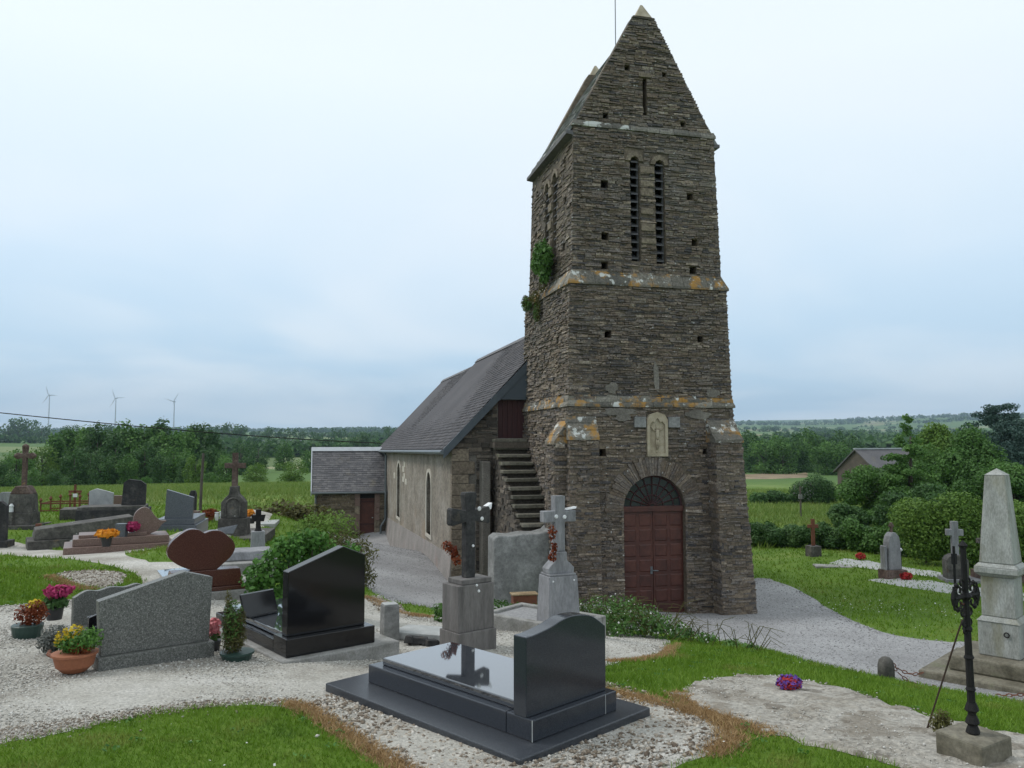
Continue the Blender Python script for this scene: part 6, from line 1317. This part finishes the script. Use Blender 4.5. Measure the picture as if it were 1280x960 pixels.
# ------------------------------------------------------------------ hedges and trees on the right
def hedge(name, label, a, b, h, dep, n, leaf, mat, cat='hedge', wob=.25):
    a = np.array(a); b = np.array(b); L_ = np.linalg.norm((b-a)[:2]); k = max(3, int(L_/ (h*.55)))
    t = thing(name, label, cat, tuple((a+b)/2)); c = (a+b)/2; lob = []
    for i in range(k+1):
        p = a+(b-a)*i/k-c; p[2] = gz(p[0]+c[0], p[1]+c[1])-c[2]
        for zz in (.28, .72): lob.append((p[0]+rng.normal(0, .1), p[1]+rng.normal(0, .1), p[2]+h*zz+rng.normal(0, wob*h*.3), h*.42*rng.uniform(.8, 1.2), dep*rng.uniform(.8, 1.2), h*.34*rng.uniform(.8, 1.25)))
    foliage('foliage', t, lob, n, leaf, MT[mat], f=2)
    for L2 in lob[::2]: MB().tube([(L2[0], L2[1], L2[2]-h*.5), (L2[0]+.05, L2[1], L2[2]+h*.2)], [.03, .015], 5).build('stem', MT['bark'], t)
    return t
hedge('hedge', 'dark mixed hedge bounding the churchyard right of the tower', at(930, 696, 30.5), at(1075, 705, 27.5), 0.80, .45, 20000, .05, 'leaf_dk')
hedge('hedge', 'dark hedge behind the narrow pale stele', at(1070, 706, 27.0), at(1170, 716, 25.0), .95, .45, 16000, .05, 'leaf_md')
hedge('hedge', 'bright clipped hedge behind the grey stone cross and obelisk', at(1150, 716, 24.0), at(1330, 725, 22.5), 1.9, .6, 30000, .045, 'leaf_yl')
def conif(h, w):
    out = []; z = h*.06
    while z < h*.98:
        k = 1-z/h; rr = w/2*k**.95+.03
        for j in range(max(3, int(7*k)+2)):
            a = rnd.uniform(0, 6.28); q = rr*rnd.uniform(.45, .95); out.append((q*math.cos(a), q*math.sin(a), z+rnd.uniform(-.15, .15), rr*.36+.04, rr*.36+.04, .13+.10*k))
        z += .30
    return out
def cedar(h, w):
    out = []; z = h*.2
    while z < h:
        k = 1-(z/h)**2.2*.75
        for j in range(12):
            a = rnd.uniform(0, 6.28); q = w/2*k*rnd.uniform(.3, 1); out.append((q*math.cos(a), q*math.sin(a), z+rnd.uniform(-.25, .25), w*.15*k+.12, w*.15*k+.12, .26))
        z += h*.075
    return out
def on_ground(px_, Y): q = at(px_, 600, Y); return (q[0], q[1], gz(q[0], q[1]))
def hgt(px_, py_, Y): q = at(px_, py_, Y); return q[2]-gz(q[0], q[1])
RT = [('leafy_tree', 'broad feathery green tree hiding the barn', 1098, 578, 40, 4.8, 'leaf_md', 22000, .075, .02), ('leafy_tree', 'tall loose green tree behind the obelisk', 1205, 537, 46, 6.0, 'leaf_md', 26000, .085, .02), ('leafy_tree', 'dense green tree at the right edge behind the obelisk', 1265, 572, 42, 5.5, 'leaf_md', 22000, .08, .02),
      ('leafy_tree', 'low dark green tree just behind the hedge', 1150, 605, 34, 4.6, 'leaf_dk', 20000, .07, .02), ('leafy_tree', 'yellowish ash tree beside the pointed conifer', 1178, 529, 52, 4.2, 'leaf_yl', 16000, .09, .1), ('leafy_tree', 'green tree low down between the barn and the hedge', 1062, 630, 36, 2.4, 'leaf_dk', 9000, .065, .02)]
for (nm, lab, px_, top, Y, w_, mt, n, lf, bs) in RT: tree(nm, lab, on_ground(px_, Y), hgt(px_, top, Y), w_, mt, n, lf, 26, bs, rel=.34)
tree('conifer_tree', 'pointed green conifer rising above the barn roof', on_ground(1136, 38.5), hgt(1136, 513, 38.5), 4.4, 'leaf_md', 26000, .065, shape=conif)
tree('cedar_tree', 'blue green cedar at the right edge of the skyline', on_ground(1252, 62), hgt(1252, 505, 62), 7.5, 'leaf_bl', 26000, .095, shape=cedar)
tree('cedar_tree', 'smaller blue green cedar cut by the right edge', on_ground(1290, 56), hgt(1290, 535, 56), 6.0, 'leaf_bl', 18000, .095, shape=cedar)
t = bush('flowering_bush', 'round bush with pale blossom in the field right of the tower', on_ground(1016, 62), [(-.9, 0, .9, .9, .9, .9), (.3, 0, 1.1, 1.2, 1.0, 1.1), (1.1, 0, .9, .9, .9, .9), (.1, 0, .5, 1.5, 1, .6)], 11000, .075, 'leaf_dk'); petals(t, [(-.9, -.4, 1.0, .8, .8, .85)], 300, .05, 'leaf_sv', 'blossom')
bush('field_bush', 'low dark bush in the field beside the tower', on_ground(962, 62), [(-.8, 0, .4, .8, .8, .5), (.4, 0, .5, .9, .8, .55), (1.4, 0, .4, .8, .8, .4)], 2600, .12, 'leaf_dk')
t = thing('fence_post', 'thin wooden post standing in the right field', 'post', on_ground(1000, 46)); MB().tube([(0, 0, -.2), (0, 0, 1.7)], .05, 6).build('post', MT['wood'], t); MB().box(-.1, .1, -.05, .05, 1.0, 1.25).build('box', MT['cement'], t)
# barn behind the trees
bq = on_ground(1096, 72)
t = thing('barn', 'old stone barn with slate roof half hidden by trees', 'building', bq, R(24)); z1 = hgt(1068, 587, 72); z2 = hgt(1068, 562, 72)
m = MB().box(-2.4, 6, -2.2, 2.2, -1, z1); m.prism([(-2.2, z1+.0), (2.2, z1+.0), (0, z2-.08)], -2.398, 6, axis='x'); m.build('wall', MT['rubble'], t)
m = MB()
for s_ in (-1, 1): m.hexa([(-2.6, s_*2.5, z1-.25), (6.2, s_*2.5, z1-.25), (6.2, 0, z2-.02), (-2.6, 0, z2-.02), (-2.6, s_*2.5, z1-.15), (6.2, s_*2.5, z1-.15), (6.2, 0, z2+.08), (-2.6, 0, z2+.08)])
m.build('roof', MT['slate_old'], t); MB().box(-2.45, -2.41, -.4, .4, z1-1.2, z1-.2).build('window', MT['void'], t); MB().box(-2.62, 6.22, -.12, .12, z2+.05, z2+.16).build('ridge', MT['zinc'], t)

# ------------------------------------------------------------------ wood and countryside
def proto(kind, seed, h=1.0, n=1500, leaf=.045):
    w = {'tall': .62, 'broad': .95, 'round': 1.25}[kind]; c = (0, 0, .5 if kind != 'round' else .45); r = (w/2*.8, w/2*.8, .48)
    low = [(.16*math.cos(a_)*w, .16*math.sin(a_)*w, .14, .24*w, .24*w, .17) for a_ in (0, 1.6, 3.1, 4.7)]
    return sub_lobes(c, r, 22 if kind == 'tall' else 16, .38)+low
protos = []
def wood_tree(kind, mat, label, pos, h, group, n=3200):
    key = (kind, mat, n, len([p for p in protos if p[0] == (kind, mat, n)]) < 3)
    same = [p for p in protos if p[0] == (kind, mat, n)]
    if len(same) < 2:
        t = thing('woodland_tree', label, 'tree', pos, rnd.uniform(0, 6.28), group); lob = proto(kind, 0)
        trunk(t, .75, .022, lob); foliage('crown', t, lob, n, .027 if n > 1000 else .06, MT[mat], f=9); t.scale = (h, h, h); protos.append(((kind, mat, n), t)); return t
    o = rnd.choice(same)[1]; return copy_tree(o, pos, rnd.uniform(0, 6.28), h*rnd.uniform(.94, 1.06), label, group, rnd.uniform(.92, 1.08))
ORD = 'first second third fourth fifth sixth seventh eighth ninth tenth eleventh twelfth thirteenth fourteenth fifteenth sixteenth seventeenth eighteenth nineteenth twentieth'.split()
GWL = 'trees of the wood beyond the left meadow'; LWL = 'dense green tree in the row of the wood beyond the left meadow'
xs = np.linspace(72, 262, 17)
for i, x in enumerate(xs):
    Y = rnd.uniform(122, 142); top = 533+rnd.uniform(-4, 5)+(4 if x < 80 or x > 240 else 0); wood_tree('tall', rnd.choice(['leaf_dk', 'leaf_dk', 'leaf_md']), ORD[i]+' tall tree from the left in the wood beyond the left meadow', on_ground(x, Y), max(5, hgt(x, top, Y)), GWL)
for i, (x, top, Y, mt) in enumerate([(92, 560, 112, 'leaf_dk'), (125, 570, 112, 'leaf_dk'), (160, 568, 114, 'leaf_md'), (200, 566, 112, 'leaf_dk'), (232, 572, 110, 'leaf_dk'), (112, 552, 116, 'leaf_dk'), (180, 556, 118, 'leaf_dk'), (216, 552, 118, 'leaf_md'), (145, 556, 118, 'leaf_dk')]): wood_tree('broad', mt, ORD[[92, 112, 125, 145, 160, 180, 200, 216, 232].index(x)]+' low bushy tree from the left at the foot of the left wood', on_ground(x, Y), hgt(x, top, Y), 'bushy trees at the foot of the wood')
ODD = [(20, 560, 120, 'broad', 'leaf_md', 'lighter green tree left of the wood behind the brown cross'), (52, 552, 128, 'round', 'leaf_yl', 'rounded pale green tree beside the left end of the wood'), (4, 572, 105, 'round', 'leaf_dk', 'dark bush tree at the far left edge below the hillside'), (38, 582, 100, 'round', 'leaf_md', 'low green bush behind the head of the brown cross'), (70, 585, 100, 'round', 'leaf_dk', 'dark bush at the foot of the wood right of the brown cross'), (184, 594, 95, 'round', 'leaf_br', 'small bright green bush behind the dark chamfered headstone'), (205, 600, 95, 'round', 'leaf_dk', 'small dark bush behind the blue grey slanted headstone'), (268, 558, 120, 'broad', 'leaf_dk', 'dark tree at the right end of the wood'), (283, 562, 112, 'broad', 'leaf_md', 'green tree just left of the tall stone cross'), (244, 568, 104, 'broad', 'leaf_yl', 'light green tree behind the wooden pole'), (262, 588, 98, 'round', 'leaf_md', 'low bush right of the wooden pole'), (300, 545, 190, 'broad', 'leaf_dk', 'dark tree in the valley behind the tall stone cross'), (322, 552, 210, 'broad', 'leaf_dk', 'dark tree in the valley right of the tall stone cross'), (354, 553, 230, 'broad', 'leaf_md', 'green tree in the valley above the round bushes'), (320, 579, 105, 'round', 'leaf_yl', 'left one of the two round bright bushes beyond the meadow'), (364, 575, 100, 'round', 'leaf_yl', 'right one of the two round bright bushes beyond the meadow'), (446, 538, 420, 'round', 'leaf_dk', 'large dark tree above the annex roof'), (388, 560, 210, 'round', 'leaf_md', 'green bush left of the annex gable')]
for (x, top, Y, kd, mt, lab) in ODD:
    o_ = wood_tree(kd, mt, lab, on_ground(x, Y), hgt(x, top, Y), None)
    if 'round bright' in lab: h_ = hgt(x, top-2, Y); o_.scale = (h_*1.3, h_*1.3, h_)
GRW = 'trees of the wood right of the tower'
for i, x in enumerate(np.linspace(915, 1066, 15)):
    Y = rnd.uniform(185, 225); wood_tree('broad', rnd.choice(['leaf_dk', 'leaf_md', 'leaf_md']), ORD[i]+' tree from the tower in the wood beyond the right field', on_ground(x, Y), hgt(x, 541+rnd.uniform(-5, 6), Y), GRW)
GSK = 'lone trees along the left skyline'
for i, (x, top, Y) in enumerate([(8, 523, 900), (20, 521, 900), (34, 522, 900), (50, 526, 880), (88, 527, 900), (138, 528, 900), (190, 530, 800), (205, 530, 800), (243, 530, 800), (276, 529, 760), (288, 526, 760), (300, 531, 760), (335, 533, 780), (355, 533, 780), (372, 534, 780), (396, 535, 760), (422, 533, 760), (440, 540, 700), (465, 538, 700), (486, 533, 760)]):
    wood_tree('round', 'leaf_dk', ORD[i]+' dark tree from the left along the far left skyline', on_ground(x, Y), max(6, hgt(x, top, Y)), GSK, 500)
# far hedgerows and woods: one mass
V_all = []; T_all = []
def far_row(x0, x1, Y0, Y1, n, r0, r1, per=34):
    t_ = rng.random(n); px_ = x0+(x1-x0)*t_; Yv = Y0+(Y1-Y0)*t_+rng.normal(0, 3, n); X = (px_-640)/F*Yv; Z = ground(X, Yv); r_ = rng.uniform(r0, r1, n)
    for i in range(n):
        d = unit(per); P = np.array([X[i], Yv[i], Z[i]+r_[i]*.75])+d*r_[i]*np.array([1, 1, .8])*rng.uniform(.6, 1, (per, 1)); V, Q = leafcloud(P, d, r_[i]*.34, .75); V_all.append(V); T_all.append(np.clip(rng.normal(.4, .15)+rng.normal(0, .15, per), 0, 1))
for i in range(26):
    Y0 = 330*math.exp(rng.random()*1.7); x0 = rng.uniform(-60, 480); L_ = rng.uniform(60, 320); far_row(x0, min(x0+L_, 560), Y0, Y0*rng.uniform(.85, 1.18), int(12+L_*.12), 2.5, 5.5)
for i in range(32):
    Y0 = 300*math.exp(rng.random()*2.4); x0 = rng.uniform(860, 1300); L_ = rng.uniform(60, 320); far_row(x0, x0+L_, Y0, Y0*rng.uniform(.85, 1.18), int(12+L_*.13), 3, 6.5)
for i in range(40):
    Y0 = rng.uniform(2000, 5600); x0 = rng.uniform(-100, 1300); L_ = rng.uniform(150, 420); far_row(x0, x0+L_, Y0, Y0*rng.uniform(.9, 1.1), int(L_*.3), 5, 11, 24)
V = np.concatenate(V_all); tag(npmesh('far_woodland', V, np.arange(len(V)).reshape(-1, 4), np.concatenate(T_all), MT['leaf_dk']), 'distant hedgerows and woods of the valley and hills', 'woodland', kind='stuff')
# far farm buildings
for (x, y, Y, L_, W_, col, lab) in [(352, 551, 560, 26, 5, 'g_blue', 'long grey roofed farm shed on the far hillside'), (180, 534, 1000, 12, 4, 'g_blue', 'pale roofed farmhouse on the far left hillside'), (950, 553, 330, 9, 4, 'g_pink', 'small red roofed house in the trees right of the tower')]:
    q = on_ground(x, Y); t = thing('farm_building', lab, 'building', q, R(5)); MB().box(-L_/2, L_/2, -W_, W_, -2, 3).build('wall', MT['roughcast'], t); MB().prism([(-W_-.5, 2.9), (W_+.5, 2.9), (0, 6.5)], -L_/2-.4, L_/2+.4, axis='x').build('roof', MT[col], t)
# wind turbines
for (hx, hy, bl, lab) in [(62, 494, ((58, 480), (74, 495), (52, 507)), 'leftmost white wind turbine on the horizon'), (145, 498, ((141, 486), (156, 497), (139, 508)), 'middle white wind turbine on the horizon'), (218, 502, ((206, 498), (224, 492), (219, 513)), 'rightmost white wind turbine on the horizon')]:
    Y = 3000; h0 = at(hx, hy, Y); base = gz(h0[0], h0[1]); t = thing('wind_turbine', lab, 'wind turbine', (h0[0], h0[1], base)); H = h0[2]-base
    MB().tube([(0, 0, -5), (0, 0, H)], [2.6, 1.5], 12).build('mast', MT['turbine'], t); MB().box(-2, 2, -6, 6, H-2, H+2).build('nacelle', MT['turbine'], t)
    rt = MB().lathe([(2.2, -2), (2.2, 1), (.5, 2.5)], 10).build('hub', MT['turbine'], t, loc=(0, -6, H)); rt.rotation_euler = (R(90), 0, 0)
    for (bx_, by_) in bl:
        e = at(bx_, by_, Y)-h0; d = Vector((e[0], 0, e[2])).normalized(); d *= 40; sd_ = Vector((d.z, 0, -d.x)).normalized()
        MB().add([sd_*.9, sd_*-1.6, d*.3+sd_*-2.0, d, d*.3+sd_*.9]+[Vector(p)+Vector((0, .7, 0)) for p in (sd_*.9, sd_*-1.6, d*.3+sd_*-2.0, d, d*.3+sd_*.9)], [(0, 1, 2, 3, 4), (9, 8, 7, 6, 5), (0, 5, 6, 1), (1, 6, 7, 2), (2, 7, 8, 3), (3, 8, 9, 4), (4, 9, 5, 0)]).build('blade', MT['turbine'], t, loc=(0, -7, H))
# overhead cable
c0 = at(-120, 503, 30); c1 = at(560, 556, 62); P = [c0+(c1-c0)*k+np.array([0, 0, -.35*4*k*(1-k)]) for k in np.linspace(0, 1, 24)]
tag(MB().tube(P, [.018+.02*k for k in np.linspace(0, 1, 24)], 5).build('overhead_cable', MT['iron']), 'thin black overhead cable sagging across the left sky', 'cable')

# ------------------------------------------------------------------ haze
hz = bpy.data.materials.new('air'); hz.use_nodes = True; nt = hz.node_tree; nt.nodes.clear()
ho = nt.nodes.new('ShaderNodeOutputMaterial'); pv = nt.nodes.new('ShaderNodeVolumePrincipled'); pv.inputs['Color'].default_value = (.62, .80, 1, 1); pv.inputs['Density'].default_value = 0.00012; pv.inputs['Anisotropy'].default_value = 0.0
nt.links.new(pv.outputs[0], ho.inputs['Volume'])
lo = float(ZZ.min())-1.5; hi = max(float(ZZ.max()), float(EYE))+190
tag(MB().box(-gx[-1]-60, gx[-1]+60, float(gy[0])-30, float(gy[-1])+60, lo, hi).build('haze', hz), 'pale blue haze over the distant hills', 'haze', kind='stuff')
